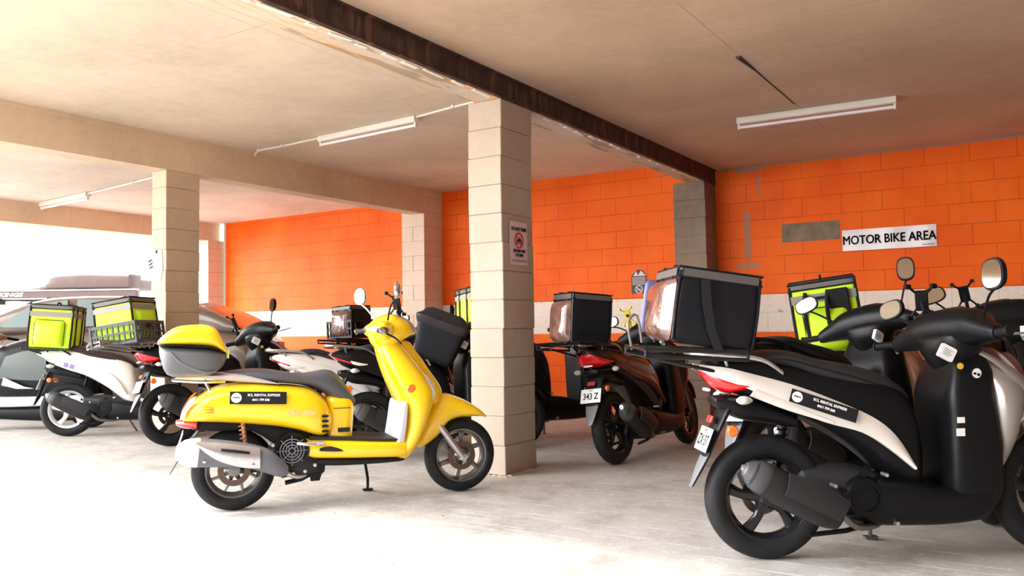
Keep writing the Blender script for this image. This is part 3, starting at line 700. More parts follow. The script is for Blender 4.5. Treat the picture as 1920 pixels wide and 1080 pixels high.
    b.ly([(-.235, .815, 1.000, .030, .035), (-.15, .84, 1.00, .05, .055), (0, .86, 1.0, .06, .07), (.15, .84, 1.00, .05, .055), (.235, .815, 1.0, .030, .035)], n=2.2)
    hs = b.build('headset_cowl', yel, t)
    b = MB(); b.lx([(.935, 1.096, 1.03, .09), (.985, 1.078, .990, .112), (1.025, 1.045, .972, .100), (1.052, 1.005, .972, .06)], n=2.4, N=24); b.build('headlight', mat('headlight_glass', (.30, .24, .21), .08, coat=1), hs)
    for sy in (-1, 1):
        b = MB(); b.loft([((.815, sy*.18, 1.0), (.035, 0, 0), (0, 0, .022)), ((.81, sy*.25, 1.0), (.028, 0, 0), (0, 0, .020)), ((.80, sy*.29, 1.0), (.018, 0, 0), (0, 0, .018))], n=2.2, N=14); b.build('switch_block', blk, hs)
        b = MB(); b.cyl((.80, sy*.28, 1.0), (.775, sy*.385, .995), .0165, N=14); g_ = b.build('hand_grip', blkm, hs)
        b = MB(); b.lathe([(.001, -.012), (.017, -.01), (.019, 0), (.017, .01), (.001, .012)], (.772, sy*.395, .995), N=16); b.build('bar_end', chrome, g_)
        b = MB(); b.tube([(.83, sy*.24, .98), (.87, sy*.28, .955), (.88, sy*.38, .925)], .006, 8, 3); b.build('brake_lever', blk, hs)
        b = MB(); b.lathe([(.001, -.012), (.016, -.01), (.018, 0), (.016, .01), (.001, .012)], (.85, sy*.20, .995), N=16); b.build('brake_reservoir', chrome, hs)
    mirror(t, 1, (.86, .17, 1.05), (.775, .27, 1.215), size=(.050, .052), round_=True, face=(-1, -.55, .05), mt=chrome, stem=chrome, gm=mat('mirror_brownish', (.16, .13, .11), .05, metal=1))
    mirror(t, -1, (.86, -.13, 1.06), (.90, -.20, 1.235), size=(.050, .052), round_=True, face=(-1, .28, 0), mt=chrome, stem=blk)
    phone_holder(t, (.93, -.06, 1.165), None, .95, yaw=.9)
    # engine
    b = MB()
    b.loft([((.0, .09, .235), (0, .03, 0), (0, 0, .05)), ((.18, .11, .25), (0, .045, 0), (0, 0, .065)), ((.36, .10, .25), (0, .045, 0), (0, 0, .06))], n=2.6)
    b.loft([((.20, -.07, .30), (0, .07, 0), (0, 0, .06)), ((.30, -.08, .29), (0, .09, 0), (0, 0, .105)), ((.40, -.07, .255), (0, .09, 0), (0, 0, .075)), ((.48, -.05, .23), (0, .07, 0), (0, 0, .05))], n=3)
    en = b.build('engine', drk, t)
    b = MB(); b.lathe([(.088, -.165), (.095, -.17), (.100, -.16), (.100, -.10), (.09, -.10)], (.303, 0, .333), N=32); b.build('fan_housing', blk, en)
    b = MB()
    for q in (.018, .034, .050, .066): b.lathe([(q-.0028, -.178), (q+.0028, -.178), (q+.0028, -.170), (q-.0028, -.170)], (.303, 0, .333), N=28, closed=True)
    for k in range(8):
        a = 2*pi*k/8; b.tube([(.303+.012*cos(a), -.175, .333+.012*sin(a)), (.303+.085*cos(a), -.172, .333+.085*sin(a))], .003, 6)
    b.build('fan_grille', gry, en)
    b = MB()
    for q in ((.24, .235), (.31, .205), (.375, .215), (.43, .245), (.20, .37), (.165, .30)):
        b = MB(); b.lathe([(.001, -.172), (.010, -.170), (.011, -.13)], (q[0], 0, q[1]), N=12); b.build('engine_bolt', steel, en)
    # muffler: dark can, silver heat shield with a slot, pale end cap
    b = MB(); up = Vector((.1, 0, 1)).normalized()
    ctr = [(-.275, .365, .045), (-.24, .362, .068), (-.18, .358, .076), (-.05, .345, .072), (.08, .323, .066), (.17, .29, .066), (.235, .25, .050), (.27, .235, .03)]
    b.loft([((x, -.205, z), (0, h*.85, 0), up*h) for x, z, h in ctr], n=2.6, N=26); mf = b.build('muffler', mat('muffler_grey', (.12, .125, .14), .35), t)
    b = MB(); b.loft([((x, -.205, z), (0, h*.87, 0), up*h*1.03) for x, z, h in ((-.29, .368, .04), (-.265, .366, .062), (-.225, .362, .073), (-.19, .360, .076))], n=2.6, N=26, sub=2); b.build('muffler_cap', mat('cap_silver', (.70, .69, .70), .35, metal=.3), mf)
    b = MB(); b.band([(-.20, -.262, .425), (-.10, -.262, .415), (.02, -.26, .395), (.125, -.258, .372)], [(-.20, -.267, .405), (-.10, -.275, .325), (.02, -.272, .278), (.125, -.264, .262)], .008, .012, V=8)
    hsd = b.build('heat_shield', steel, mf)
    b = MB(); b.loft([((-.075, -.289, .378), (0, .002, 0), (0, 0, .007)), ((0, -.288, .365), (0, .002, 0), (0, 0, .008)), ((.07, -.286, .352), (0, .002, 0), (0, 0, .007))], n=3, N=12, sub=1); b.build('shield_slot', ink, hsd)
    b = MB()
    for q in ((-.16, -.268, .32), (.09, -.27, .285)): b.lathe([(.001, -.012), (.009, -.010), (.010, .01)], q, N=12)
    b.build('shield_bolt', chrome, hsd)
    b = MB(); b.tube([(.24, -.19, .235), (.33, -.15, .185), (.43, -.08, .20), (.47, -.04, .24)], .014, 10, 4); b.build('exhaust_pipe', steel, mf)
    b = MB(); b.tube([(.06, -.12, .36), (.035, -.12, .55)], .011, 10)
    s_ = [(.048+.017*cos(a*1.0)-.0, -.12+.017*sin(a), .40+.0225*a/(2*pi)) for a in [k*pi/6 for k in range(76)]]
    b.tube([(x-(z-.40)*.13, y, z) for x, y, z in s_], .0035, 6); b.build('shock_absorber', spring, t)
    b = MB(); b.tube([(.44, -.10, .20), (.36, -.12, .165), (.27, -.12, .15)], .013, 10); b.tube([(.44, .10, .20), (.36, .12, .165), (.27, .12, .15)], .013, 10); b.tube([(.43, -.11, .18), (.43, .11, .18)], .014); b.prism([(.40, .23), (.49, .235), (.46, .15), (.41, .15)], -.13, -.12); b.build('centre_stand', blk, t)
    b = MB(); b.tube([(.755, .10, .24), (.785, .13, .10), (.80, .22, .012)], .009, 8, 2); b.box((.805, .235, .010), (.03, .02, .004)); b.build('side_stand', blk, t)
    ad_sticker(t, (-.02, -.2095, .645), (.26, -.2135, .633), None, (0, -1, .10), .30, .068)
    text('model_script', 'Like 200i', (.345, -.2115, .547), (1, 0, -.10), (.1, 0, 1), .036, mat('script_silver', (.75, .70, .55), .3, metal=.4), t, shear=.35, ext=.0012, wide=1.2)
    return t
# ---------------- delivery bags, crates ----------------
def bag(M, label, L, W, H, style, group=None, name='delivery_bag', slope=0.0, pocket=1, straps=True):
    t = empty(name, M, label, 'bag', group or 'delivery bags')
    hl, hw = L/2, W/2
    body = neon if style == 'neon' else bagk
    b = MB(); b.loft([((0, 0, .012), (hl*.96, 0, 0), (0, hw*.96, 0)), ((0, 0, H*.3), (hl*1.01, 0, 0), (0, hw*1.01, 0)), ((0, 0, H*.7), (hl, 0, 0), (0, hw*1.01, 0)), ((-slope*.0, 0, H-.02), (hl*.98, 0, 0), (0, hw*.98, 0))], n=14, N=40, rnd=False)
    bo = b.build('bag_body', body, t)
    b = MB(); b.loft([((0, 0, H-.035), (hl*1.03, 0, 0), (0, hw*1.03, 0)), ((0, 0, H), (hl*1.02, 0, 0), (0, hw*1.02, 0)), ((0, 0, H+.006), (hl*.97, 0, 0), (0, hw*.97, 0))], n=12, N=40, sub=1, rnd=False)
    b.build('lid', bagk if style == 'black' else mat('grey_lid_fabric', (.13, .12, .115), .6, bump=.3, scale=20), t)
    b = MB(); e = .0075 if style == 'neon' else .005
    for sx in (-1, 1):
        for sy in (-1, 1): b.tube([(sx*hl*.965, sy*hw*.965, .02), (sx*hl*.985, sy*hw*.985, H*.5), (sx*hl*.965, sy*hw*.965, H-.01)], e*1.3, 8, 3)
    for z in (.02, H-.035, H+.004):
        k = 1.0 if z > .1 else .96
        P = [(-hl*k, -hw*k, z), (hl*k, -hw*k, z), (hl*k, hw*k, z), (-hl*k, hw*k, z), (-hl*k, -hw*k, z)]
        b.tube(P, e, 6)
    b.build('edge_piping', strapm if style == 'neon' else bagk, t)
    b = MB(); 
    for sy in (-.45, .45): b.box((-hl*1.02, sy*hw, H*.5), (.003, .016, H*.5)); b.box((hl*1.02, sy*hw, H*.5), (.003, .016, H*.5)); b.box((0, sy*hw, H+.014), (hl*1.0, .016, .002))
    if not straps: b = MB(); b.box((0, 0, H+.008), (hl*.9, .012, .002))
    if style == 'neon': b.tube([(0, -.05, H+.01), (0, -.03, H+.035), (0, .03, H+.035), (0, .05, H+.01)], .008, 8, 3)
    b.build('strap', strapm, t)
    if style == 'neon':
        b = MB(); z = H*.80
        for sx in (-1, 1): b.box((sx*(hl*1.02+.001), 0, z), (.002, hw*.97, H*.055))
        for sy in (-1, 1): b.box((0, sy*(hw*1.02+.001), z), (hl*.97, .002, H*.055))
        b.build('reflective_stripe', refl, t)
        zc = H*(.37 if pocket == 1 else .56); zh = H*(.30 if pocket == 1 else .16)
        for sy in (-1, 1):
            b = MB(); b.loft([((.0, sy*(hw*1.0), zc), (hl*.70, 0, 0), (0, 0, zh)), ((.0, sy*(hw*1.0+(.018 if pocket == 1 else .008)), zc), (hl*.68, 0, 0), (0, 0, zh*.94))], n=8, N=32, sub=1)
            po = b.build('pocket', neon, t)
            if pocket != 1: continue
            b = MB(); b.tube([(-hl*.68, sy*(hw+.018), H*.10), (-hl*.70, sy*(hw+.019), H*.60), (-hl*.6, sy*(hw+.02), H*.67), (hl*.6, sy*(hw+.02), H*.67), (hl*.70, sy*(hw+.019), H*.60), (hl*.68, sy*(hw+.018), H*.10)], .003, 6)
            b.build('pocket_zip', strapm, po)
    else:
        b = MB(); b.loft([((-hl*1.015, 0, H*.45), (0, hw*.90, 0), (0, 0, H*.42)), ((-hl*1.015-.003, 0, H*.45), (0, hw*.89, 0), (0, 0, H*.41))], n=9, N=32, sub=1); b.build('window_film', bagw, t)
        b = MB(); b.box((0, -hw*1.04, H-.018), (hl*.9, .002, .016)); b.box((0, hw*1.04, H-.018), (hl*.9, .002, .016)); b.box((-hl*1.04, 0, H-.018), (.002, hw*.9, .016)); b.build('lid_trim', mat('lid_trim_grey', (.09, .075, .07), .4), t)
    return t

def milk_crate(M, label, L, W, H, mt=None, group=None):
    t = empty('milk_crate', M, label, 'crate', group or 'lattice crates'); mt = mt or crate; hl, hw = L/2, W/2
    b = MB(); b.box((0, 0, .006), (hl*.98, hw*.98, .006))
    for z, h in ((.015, .012), (H*.52, .008), (H-.014, .014)):
        for sy in (-1, 1): b.box((0, sy*hw, z), (hl, .006, h)); 
        for sx in (-1, 1): b.box((sx*hl, 0, z), (.006, hw, h))
    nx = max(4, int(L/.05)); ny = max(4, int(W/.05))
    for i in range(nx+1):
        for sy in (-1, 1): b.box((-hl+L*i/nx, sy*hw, H/2), (.005 if 0 < i < nx else .010, .007, H/2))
    for i in range(ny+1):
        for sx in (-1, 1): b.box((sx*hl, -hw+W*i/ny, H/2), (.007, .005 if 0 < i < ny else .010, H/2))
    for i in range(nx):
        for k in (0, 1):
            for sy in (-1, 1):
                xa = -hl+L*(i+.5)/nx; b.tube([(xa-.02, sy*hw, H*(.12+.4*k)), (xa+.02, sy*hw, H*(.45+.4*k))], .0028, 5)
    b.build('lattice', mt, t, smooth=0)
    b = MB()
    for sy in (-1, 1): b.loft([((-.05, sy*(hw+.004), H*.78), (0, .008, 0), (0, 0, .018)), ((.05, sy*(hw+.004), H*.78), (0, .008, 0), (0, 0, .018))], n=4, N=12, sub=1)
    b.build('handle', blk, t); return t

def S_(o, lab=None): return tag(o, lab, None, None, 'structure')

# ---------------- the car park ----------------
XB = [-3.152, -7.05, -11.75]      # right faces of the three beams
WY = 9.27; SY = 2.0
cc = concrete('slab_concrete_right', (.68, .49, .34), lines=((0, 2.75, 1.655, .012), (1, 1.9, -1.1, .008)))
c2_ = concrete('slab_concrete_middle', (.77, .635, .485), lines=((0, 1.95, .2, .008), (1, 1.8, .1, .008)))
c3_ = concrete('slab_concrete_left', (.80, .67, .54), dirt=.3)
cbeam = concrete('beam_concrete', (.76, .59, .41), lines=((1, 1.15, .2, .008),))
csoff = concrete('soffit_concrete', (.72, .60, .46), streak=.8)
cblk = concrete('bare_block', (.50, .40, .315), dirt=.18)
cblk2 = concrete('painted_pier_block', (.74, .60, .48), dirt=.08)
cwall = concrete('dark_blocker_concrete', (.20, .17, .15), dirt=.3); fm = floormat(); bp = blockpaint('painted_blockwork'); rs = rust('rusty_channel')  # cwall: dark tone chosen so the added walls bounce little light

b = MB(); b.box((-8, -4, -.1), (22, 24, .1)); S_(b.build('floor', fm, smooth=0))
def slab(x0, x1, z, mt, nm):
    b = MB(); b.box(((x0+x1)/2, (SY+WY+.2)/2, z+.15), ((x1-x0)/2, (WY+.2-SY)/2, .15)); return S_(b.build(nm, mt, smooth=0))
slab(XB[0]-.12, 2.4, 2.765, cc, 'ceiling'); b = MB(); b.box((.225, -3.5, 2.915), (2.175, 5.5, .15)); S_(b.build('ceiling', cc, smooth=0)); slab(XB[1]-.12, XB[0]-.13, 2.90, c2_, 'ceiling'); slab(XB[2]-.3, XB[1]-.13, 2.83, c3_, 'ceiling')  # the lone box is an unseen roof, added to darken the right bay
b = MB(); b.box(((-11.60+2.4)/2, WY+.1, 1.5), ((2.4+11.60)/2, .1, 1.5)); S_(b.build('wall_back', bp, smooth=0))
b = MB(); b.box((-11.62, WY+.1, 1.5), (.025, .101, 1.45)); S_(b.build('trim_1', mat('white_wall_end', (.75, .70, .66), .6), smooth=0))
b = MB(); b.box((2.5, .25, 1.5), (.1, 9.2, 1.5)); S_(b.build('blocker_wall_right', cwall, smooth=0))  # unseen wall, set close and dark to cut light from the right
b = MB(); b.box((.225, -9.05, 1.5), (2.175, .1, 1.5)); S_(b.build('blocker_wall_front', cwall, smooth=0))  # unseen wall added behind the viewpoint to block bright sky reflections
# beams
def beam(x1, wd, z0, z1, y1, nm, mt):
    b = MB(); b.box((x1-wd/2, (SY+y1)/2, (z0+z1)/2), (wd/2, (y1-SY)/2, (z1-z0)/2)); return S_(b.build(nm, mt, smooth=0))
beam(XB[0]-.012, .205, 2.60, 2.95, 9.27, 'beam', csoff)
b = MB(); b.box((XB[0]-.006, (SY+9.27)/2, 2.685), (.006, (9.27-SY)/2, .085)); b.box((XB[0]+.004, (SY+9.27)/2, 2.606), (.016, (9.27-SY)/2, .005)); b.box((XB[0]+.004, (SY+9.27)/2, 2.760), (.016, (9.27-SY)/2, .006)); S_(b.build('trim_2', rs, smooth=0))
b = MB()   # torn edge of old sheeting along the channel
yy = 2.1
while yy < 9.0:
    l = random.uniform(.05, .22); b.box((XB[0]-.03-random.uniform(0, .03), yy, 2.597), (random.uniform(.006, .020), l/2, .0025), Matrix.Rotation(random.uniform(-.12, .12), 3, 'Z')); yy += l+random.uniform(0, .25)
S_(b.build('trim_3', mat('torn_white_edge', (.80, .74, .66), .7), smooth=0))
beam(XB[1], .22, 2.565, 2.95, 8.86, 'beam', cbeam)
b = MB(); b.box((XB[1]+.012, (SY+8.8)/2, 2.885), (.012, (8.8-SY)/2, .018)); S_(b.build('trim_4', cbeam, smooth=0))
beam(XB[2], .30, 2.535, 2.95, 9.27, 'beam', cbeam)
# block columns: every course a bevelled block of the same mesh
def column(x0, x1, y0, y1, top, mt, nm='column', half=False, loose=.004):
    b = MB(); z = 0; k = 0
    while z < top-.01:
        h = min(.2, top-z); j = random.uniform(-loose, loose); j2 = random.uniform(-loose, loose)
        if half and k % 2:
            xm = (x0+x1)/2
            for a, c in ((x0, xm-.002), (xm+.002, x1)): b.box(((a+c)/2, (y0+y1)/2, z+h/2), ((c-a)/2, (y1-y0)/2, h/2-.0012), ch=.004)
        else: b.box(((x0+x1)/2+j, (y0+y1)/2+j2, z+h/2), ((x1-x0)/2, (y1-y0)/2, h/2-.0012), ch=.0045)
        z += .2; k += 1
    b.box(((x0+x1)/2, (y0+y1)/2, top/2), ((x1-x0)/2-.009, (y1-y0)/2-.009, top/2-.002))
    return S_(b.build(nm, mt, smooth=0))
column(-3.43, -3.152, 4.823, 5.232, 2.60, cblk)
column(-7.272, -7.05, 4.945, 5.32, 2.565, concrete('left_column_block', (.60, .46, .33), dirt=.15))  # left column's own block tone, paler and warmer than the near one's
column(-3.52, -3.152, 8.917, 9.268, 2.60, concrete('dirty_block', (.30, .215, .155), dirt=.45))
column(-7.437, -7.047, 8.868, 9.268, 2.90, cblk2, half=True, loose=.001)
column(-12.0, -11.66, 8.97, 9.30, 2.535, cblk2, loose=.002)
b = MB()   # spilled mortar at the foot of the near column
for k in range(46):
    s_ = random.random(); q = random.uniform(.006, .018)
    x, y = ((-3.43+.30*s_, 4.815-random.random()*.02) if k % 2 else (-3.145+random.random()*.02, 4.82+.4*s_))
    b.loft([((x, y, 0), (q*1.5, 0, 0), (0, q, 0)), ((x, y, q*.5), (q, 0, 0), (0, q*.7, 0))], n=2, N=7, sub=1, rnd=False)
tag(b.build('mortar_crumbs', cblk), 'crumbs of grey mortar along the foot of the near column', 'rubble', None, 'stuff')

# ---------------- ceiling battens and conduit ----------------
batten_m = MATS['batten_enamel']
def batten2(x, y, z, L, ang, label):
    t = empty('batten_light', Matrix.Translation((x, y, z)) @ Matrix.Rotation(R(ang), 4, 'Z'), label, 'light', 'ceiling battens')
    b = MB(); b.loft([((-L/2, 0, -.028), (0, .036, 0), (0, 0, .028)), ((L/2, 0, -.028), (0, .036, 0), (0, 0, .028))], n=7, N=20, sub=1, rnd=False); b.build('batten_body', batten_m, t, smooth=30)
    b = MB(); b.cyl((-L/2+.02, 0, -.083), (L/2-.02, 0, -.083), .0145, N=14); b.build('fluorescent_tube', tubem, t)
    for sx in (-1, 1):
        b = MB(); b.box((sx*(L/2-.012), 0, -.06), (.010, .016, .042), ch=.003); b.build('lamp_holder', batten_m, t)
    return t
batten2(-1.56, 7.05, 2.764, 1.24, 2, 'bare fluorescent batten on the ceiling in front of the motor bike sign')
batten2(-5.30, 5.82, 2.899, 1.27, -3.5, 'fluorescent batten on the ceiling between the near column and the left beam')
batten2(-11.0, 6.18, 2.829, 1.30, -4.5, 'small far fluorescent batten above the covered roof cargo')
def conduit(pts, label):
    b = MB(); b.tube(pts, .0105, 8, 3)
    for p in pts[1:-1]: b.box((p[0], p[1], p[2]), (.012, .022, .012))
    tag(b.build('conduit', batten_m), label, 'conduit')
conduit([(-4.67, 5.78, 2.888), (-4.2, 5.70, 2.888), (-3.40, 5.60, 2.888)], 'white conduit running from the middle batten to the near beam')
conduit([(-5.94, 5.86, 2.888), (-6.5, 5.90, 2.888), (-6.85, 5.90, 2.886), (-6.98, 5.95, 2.86)], 'white conduit bending down to the left beam from the middle batten')
conduit([(-10.35, 6.13, 2.812), (-9.2, 6.0, 2.812), (-7.3, 5.75, 2.812)], 'thin conduit from the far batten towards the left beam')

# ---------------- wall sign, posters, patches ----------------
t = empty('wall_sign', Matrix.Translation((-1.357, WY, 1.868)), 'crooked white MOTOR BIKE AREA sign on the orange block wall', 'sign')
b = MB(); rings = []
for i in range(13):
    x = -.443+.886*i/12; dy = -.006-.004*sin(i*1.3); zt, zb = .108, -.110
    rings.append(b.ring([(x, dy, zb), (x, dy-.002*sin(i), 0), (x, dy, zt), (x, dy+.002, zt), (x, dy+.002, 0), (x, dy+.002, zb)]))
b.skin(rings); b.build('sign_sheet', mat('sign_laminate', (.78, .72, .74), .25, coat=.4), t)
text('sign_lettering', 'MOTOR BIKE AREA', (0, -.0125, -.005), (1, 0, .004), (0, 0, 1), .128, ink, t, wide=.80, fat=.0028)
text('sign_lettering', 'safety', (.36, -.0125, -.088), (1, 0, 0), (0, 0, 1), .022, ink, t) if 0 else None
b = MB()
for k in range(5): b.box((.325+.022*k, -.0125, -.088), (.008, .0006, .004))
b.build('small_print', ink, t, smooth=0)
b = MB(); b.box((-2.122, WY-.001, 1.990), (.298, .004, .100)); tag(b.build('bare_wall_patch', wood), 'dull brown unpainted rectangle on the orange wall left of the sign', 'wall patch')
# dark house-shaped notice on the wall
t = empty('notice', Matrix.Translation((-4.115, WY, 1.52)), 'torn dark notice with a no-bicycle mark on the orange wall', 'notice')
b = MB(); b.prism([(-.098, -.125), (.098, -.125), (.098, .085), (.055, .150), (0, .165), (-.03, .155), (-.098, .09)], -.006, -.001); b.build('notice_sheet', papd, t, smooth=0)
b = MB(); b.prism([(-.07, .085), (.092, .085), (.03, .150), (-.01, .09), (-.035, .145)], -.0075, -.006)
for k in range(7): b.box((0, -.0068, .068-.014*k), (.085, .0006, .0026))
b.lathe([(.040, -.0075), (.050, -.0075), (.050, -.006), (.040, -.006)], (0, 0, -.075), N=28, closed=True)
b.box((0, -.0075, -.075), (.046, .0006, .005), Matrix.Rotation(.78, 3, 'Y')); b.lathe([(.010, -.0072), (.015, -.0072), (.015, -.006), (.010, -.006)], (-.018, 0, -.082), N=14, closed=True); b.lathe([(.010, -.0072), (.015, -.0072), (.015, -.006), (.010, -.006)], (.018, 0, -.082), N=14, closed=True)
b.build('notice_print', paper, t, smooth=0)
# DO NOT PARK poster on the near column, facing +x
def poster(M, label, curl=False, group=None):
    t = empty('parking_notice', M, label, 'notice', group)   # local: x reading, z up, -y out
    b = MB(); rings = []
    for i in range(9):
        z = -.152+.304*i/8; hw = .115*(1 if not curl else (1-.62*(max(0, i-3)/5)**1.2)); off = -.004-(.055*(1-abs(i/8-.35))*.9 if curl else .002*sin(i)); 
        tw = .05*(i/8) if curl else 0
        rings.append(b.ring([(-hw+tw*1.2, off-(.03 if curl else 0), z), (0+tw, off, z), (hw if not curl else hw*.9+tw, -.004, z), (hw if not curl else hw*.9+tw, -.003, z), (0+tw, off+.0012, z), (-hw+tw*1.2, off+.0012-(.03 if curl else 0), z)]))
    b.skin(rings); sh = b.build('poster_sheet', paper, t)
    if not curl:
        text('poster_lettering', 'DO NOT PARK', (0, -.0085, .098), (1, 0, 0), (0, 0, 1), .034, ink, t, bold=.001, wide=.85)
        text('poster_lettering', 'BEYOND THIS', (0, -.0085, -.055), (1, 0, 0), (0, 0, 1), .028, ink, t, bold=.001, wide=.85)
        text('poster_lettering', 'COLUMN', (0, -.0085, -.085), (1, 0, 0), (0, 0, 1), .028, ink, t, bold=.001, wide=.85)
        b = MB(); b.lathe([(.046, -.008), (.058, -.008), (.058, -.006), (.046, -.006)], (0, 0, .020), N=36, closed=True); b.box((0, -.008, .020), (.050, .0008, .005), Matrix.Rotation(.78, 3, 'Y')); b.build('prohibition_ring', redink, t, smooth=0)
        b = MB()
        for sx in (-1, 1): b.lathe([(.010, -.0085), (.015, -.0085), (.015, -.0065), (.010, -.0065)], (sx*.022, 0, .008), N=18, closed=True)
        b.box((0, -.0085, .022), (.024, .0005, .007)); b.box((.012, -.0085, .034), (.004, .0005, .010), Matrix.Rotation(-.5, 3, 'Y')); b.build('motorbike_symbol', ink, t, smooth=0)
        b = MB(); b.box((0, -.0072, -.118), (.10, .0004, .0012)); b.box((0, -.0072, -.128), (.10, .0004, .0012)); b.build('fine_print', drk, t, smooth=0)
    else:
        b = MB()
        for k in range(3): b.box((.0+.012*k, -.060, .04-.03*k), (.028, .0006, .005), Matrix.Rotation(-.5, 3, 'Y'))
        b.box((.04, -.03, .13), (.012, .002, .014)); b.build('poster_print', ink, t, smooth=0)
    return t
poster(Matrix.Translation((-3.147, 5.022, 1.600)) @ Matrix.Rotation(R(90), 4, 'Z'), 'pink-tinted no parking notice taped to the dark side of the near column')
poster(Matrix.Translation((-7.21, 4.945, 1.655)) @ Matrix.Rotation(R(0), 4, 'Z') @ Matrix.Rotation(R(6), 4, 'Y'), 'curled paper notice peeling off the column on the left', curl=True)
# ceiling scar
b = MB(); b.tube([(-1.66, 5.40, 2.764), (-1.655, 5.75, 2.764)], .018, 6, 1, .008); b.tube([(-1.655, 5.75, 2.764), (-1.66, 6.85, 2.764)], .006, 6, 1, .004); S_(b.build('trim_5', mat('joint_crack', (.06, .045, .035), .8)))

# ---------------- vehicles ----------------
yellow_scooter(pose(-3.924, 3.195, 53.2))
# near right: black and white scooter with big rack
W2 = dict(mrR=dict(tip=(.81, -.30, 1.165), up=(.3, 0, 1), face=(-1, .05, .05), size=(.058, .064)), mrL=dict(tip=(.80, .30, 1.09), face=(-1, -.1, .1)))
def rack(t, x0, x1, hw, z, mt=None):
    b = MB(); mt = mt or rackm
    P = [(x1, -hw, z-.01), (x0, -hw, z+.01), (x0, hw, z+.01), (x1, hw, z-.01)]
    b.tube(P+[P[0]], .011, 8); b.tube([(x, y, zz-.032) for x, y, zz in P], .008, 8)
    for k in range(1, 4): y = -hw+2*hw*k/4; b.tube([(x0, y, z+.01), (x1, y, z-.01)], .007)
    for k in range(1, 3): x = x0+(x1-x0)*k/3; b.tube([(x, -hw, z), (x, hw, z)], .007)
    for sy in (-1, 1):
        b.tube([(x0, sy*hw, z+.01), (x0, sy*hw, z-.022)], .007); b.tube([(x1, sy*hw, z-.01), (x1, sy*hw, z-.042)], .007)
        b.tube([(-.30, sy*.08, z-.015), (-.22, sy*.09, .845)], .010); b.tube([(x0+.05, sy*.09, z-.03), (-.20, sy*.09, .80)], .008)
    return b.build('luggage_rack', mt, t)
s2 = scooter(pose(-1.061, 3.664, 35.9), 'nearest scooter on the right, black with a cream side strip and rental sticker', main=blk, strip=mat('cream_white_paint', (.72, .66, .60), .25, coat=.6), cowl=pearl, rim=blkg, seat=seatm, steer=13, platetxt='ZX·37', rail=steel, **W2)
ad_sticker(s2, (.045, -.162, .715), (.345, -.188, .612), None, (0, -1, .16), .285, .056)
b = MB(); b.box((.765, -.197, .595), (.016, .001, .012)); b.box((.762, -.197, .545), (.018, .001, .016)); b.build('safety_label', whink, s2, smooth=0)
rack(s2, -.55, -.13, .21, .900)
b = MB()   # carry loop and strap ends at the rack
b.tube([(-.545, .10, .90), (-.56, .10, 1.02), (-.52, .10, 1.05), (-.50, .10, .93)], .006, 8, 3); b.build('rack_loop', racks, s2)
bigbag = bag(pose(-1.061, 3.664, 35.9) @ Matrix.Translation((-.275, -.005, .905)) @ Matrix.Rotation(R(8.5), 4, 'Y') , 'large glossy black delivery bag on the rack of the nearest right scooter', .345, .40, .315, 'black')
b = MB(); b.loft([((-.19, .203, .16), (.035, 0, 0), (0, 0, .12)), ((-.19, .209, .16), (.033, 0, 0), (0, 0, .118))], n=6, N=20, sub=1); b.build('side_flap', navy, bigbag)
b = MB(); Mx = pose(-1.061, 3.664, 35.9)
pts = [Mx @ Vector(p) for p in ((-.30, -.217, 1.19), (-.30, -.232, 1.08), (-.285, -.228, .98), (-.255, -.225, .90), (-.21, -.15, .885))]
rings = []
for p in pts: rings.append(b.ring([p+Mx.to_3x3() @ Vector(q) for q in ((-.018, 0, 0), (.018, 0, 0), (.018, -.003, 0), (-.018, -.003, 0))]))
b.skin(rings); tag(b.build('tie_strap', strapm), 'black webbing strap hanging down the side of the large black delivery bag', 'strap')
# second and third on the right
sA = scooter(pose(-1.28, 4.68, 62, 5, 1.05), 'second scooter on the right, with a tan front cowl, behind the nearest one', platetxt='FA 61', main=blk, strip=blk, cowl=brnz, rim=dsteel, steer=14, phone=None, rail=blk,
             mrR=dict(tip=(.86, -.26, 1.215), up=(.45, 0, 1), face=(-1, -.3, .1), size=(.046, .066)), mrL=dict(tip=(.78, .33, 1.13), face=(-1, -.25, .1), up=(0, .3, 1)))
phone_holder(s2, (.80, .13, 1.10), None, 1.05, yaw=1.0)
sB = scooter(pose(-.27, 4.83, 84, 5, 1.06), 'dark maroon scooter farthest right, beyond the nearest scooter', main=blk, strip=redpt, cowl=redpt, rim=blkg, steer=14, phone=True, phy=.14, rail=blk,
             mrR=dict(tip=(.84, -.27, 1.20), up=(.45, 0, 1), face=(-1, -.3, .1), size=(.046, .064)))
sW = scooter(pose(-1.10, 6.25, 72, 4, .9), 'black scooter deepest on the right, under the lime backpack, facing the orange wall', main=blk, rim=blkg, rail=blk, mirL=False, mirR=False)
rack(sW, -.56, -.20, .17, .89)
bp_ = bag(pose(-1.10, 6.25, 72, 4) @ Matrix.Translation((-.30, 0, .80)) @ Matrix.Rotation(R(-8), 4, 'Y') @ Matrix.Rotation(R(-60), 4, 'Z'), 'lime and grey delivery backpack with black straps in front of the orange wall', .42, .32, .50, 'neon')
b = MB()   # shoulder straps and back pad on the side towards the camera
for sx in (-.11, .03): b.tube([(sx, -.172, .44), (sx-.015, -.215, .36), (sx-.02, -.225, .22), (sx, -.185, .07)], .013, 8, 4)
b.tube([(-.11, -.18, .40), (.03, -.18, .40)], .009); b.build('shoulder_strap', strapm, bp_)
b = MB(); b.box((.09, -.185, .36), (.065, .012, .085), ch=.008); b.build('back_pad', strapm, bp_)
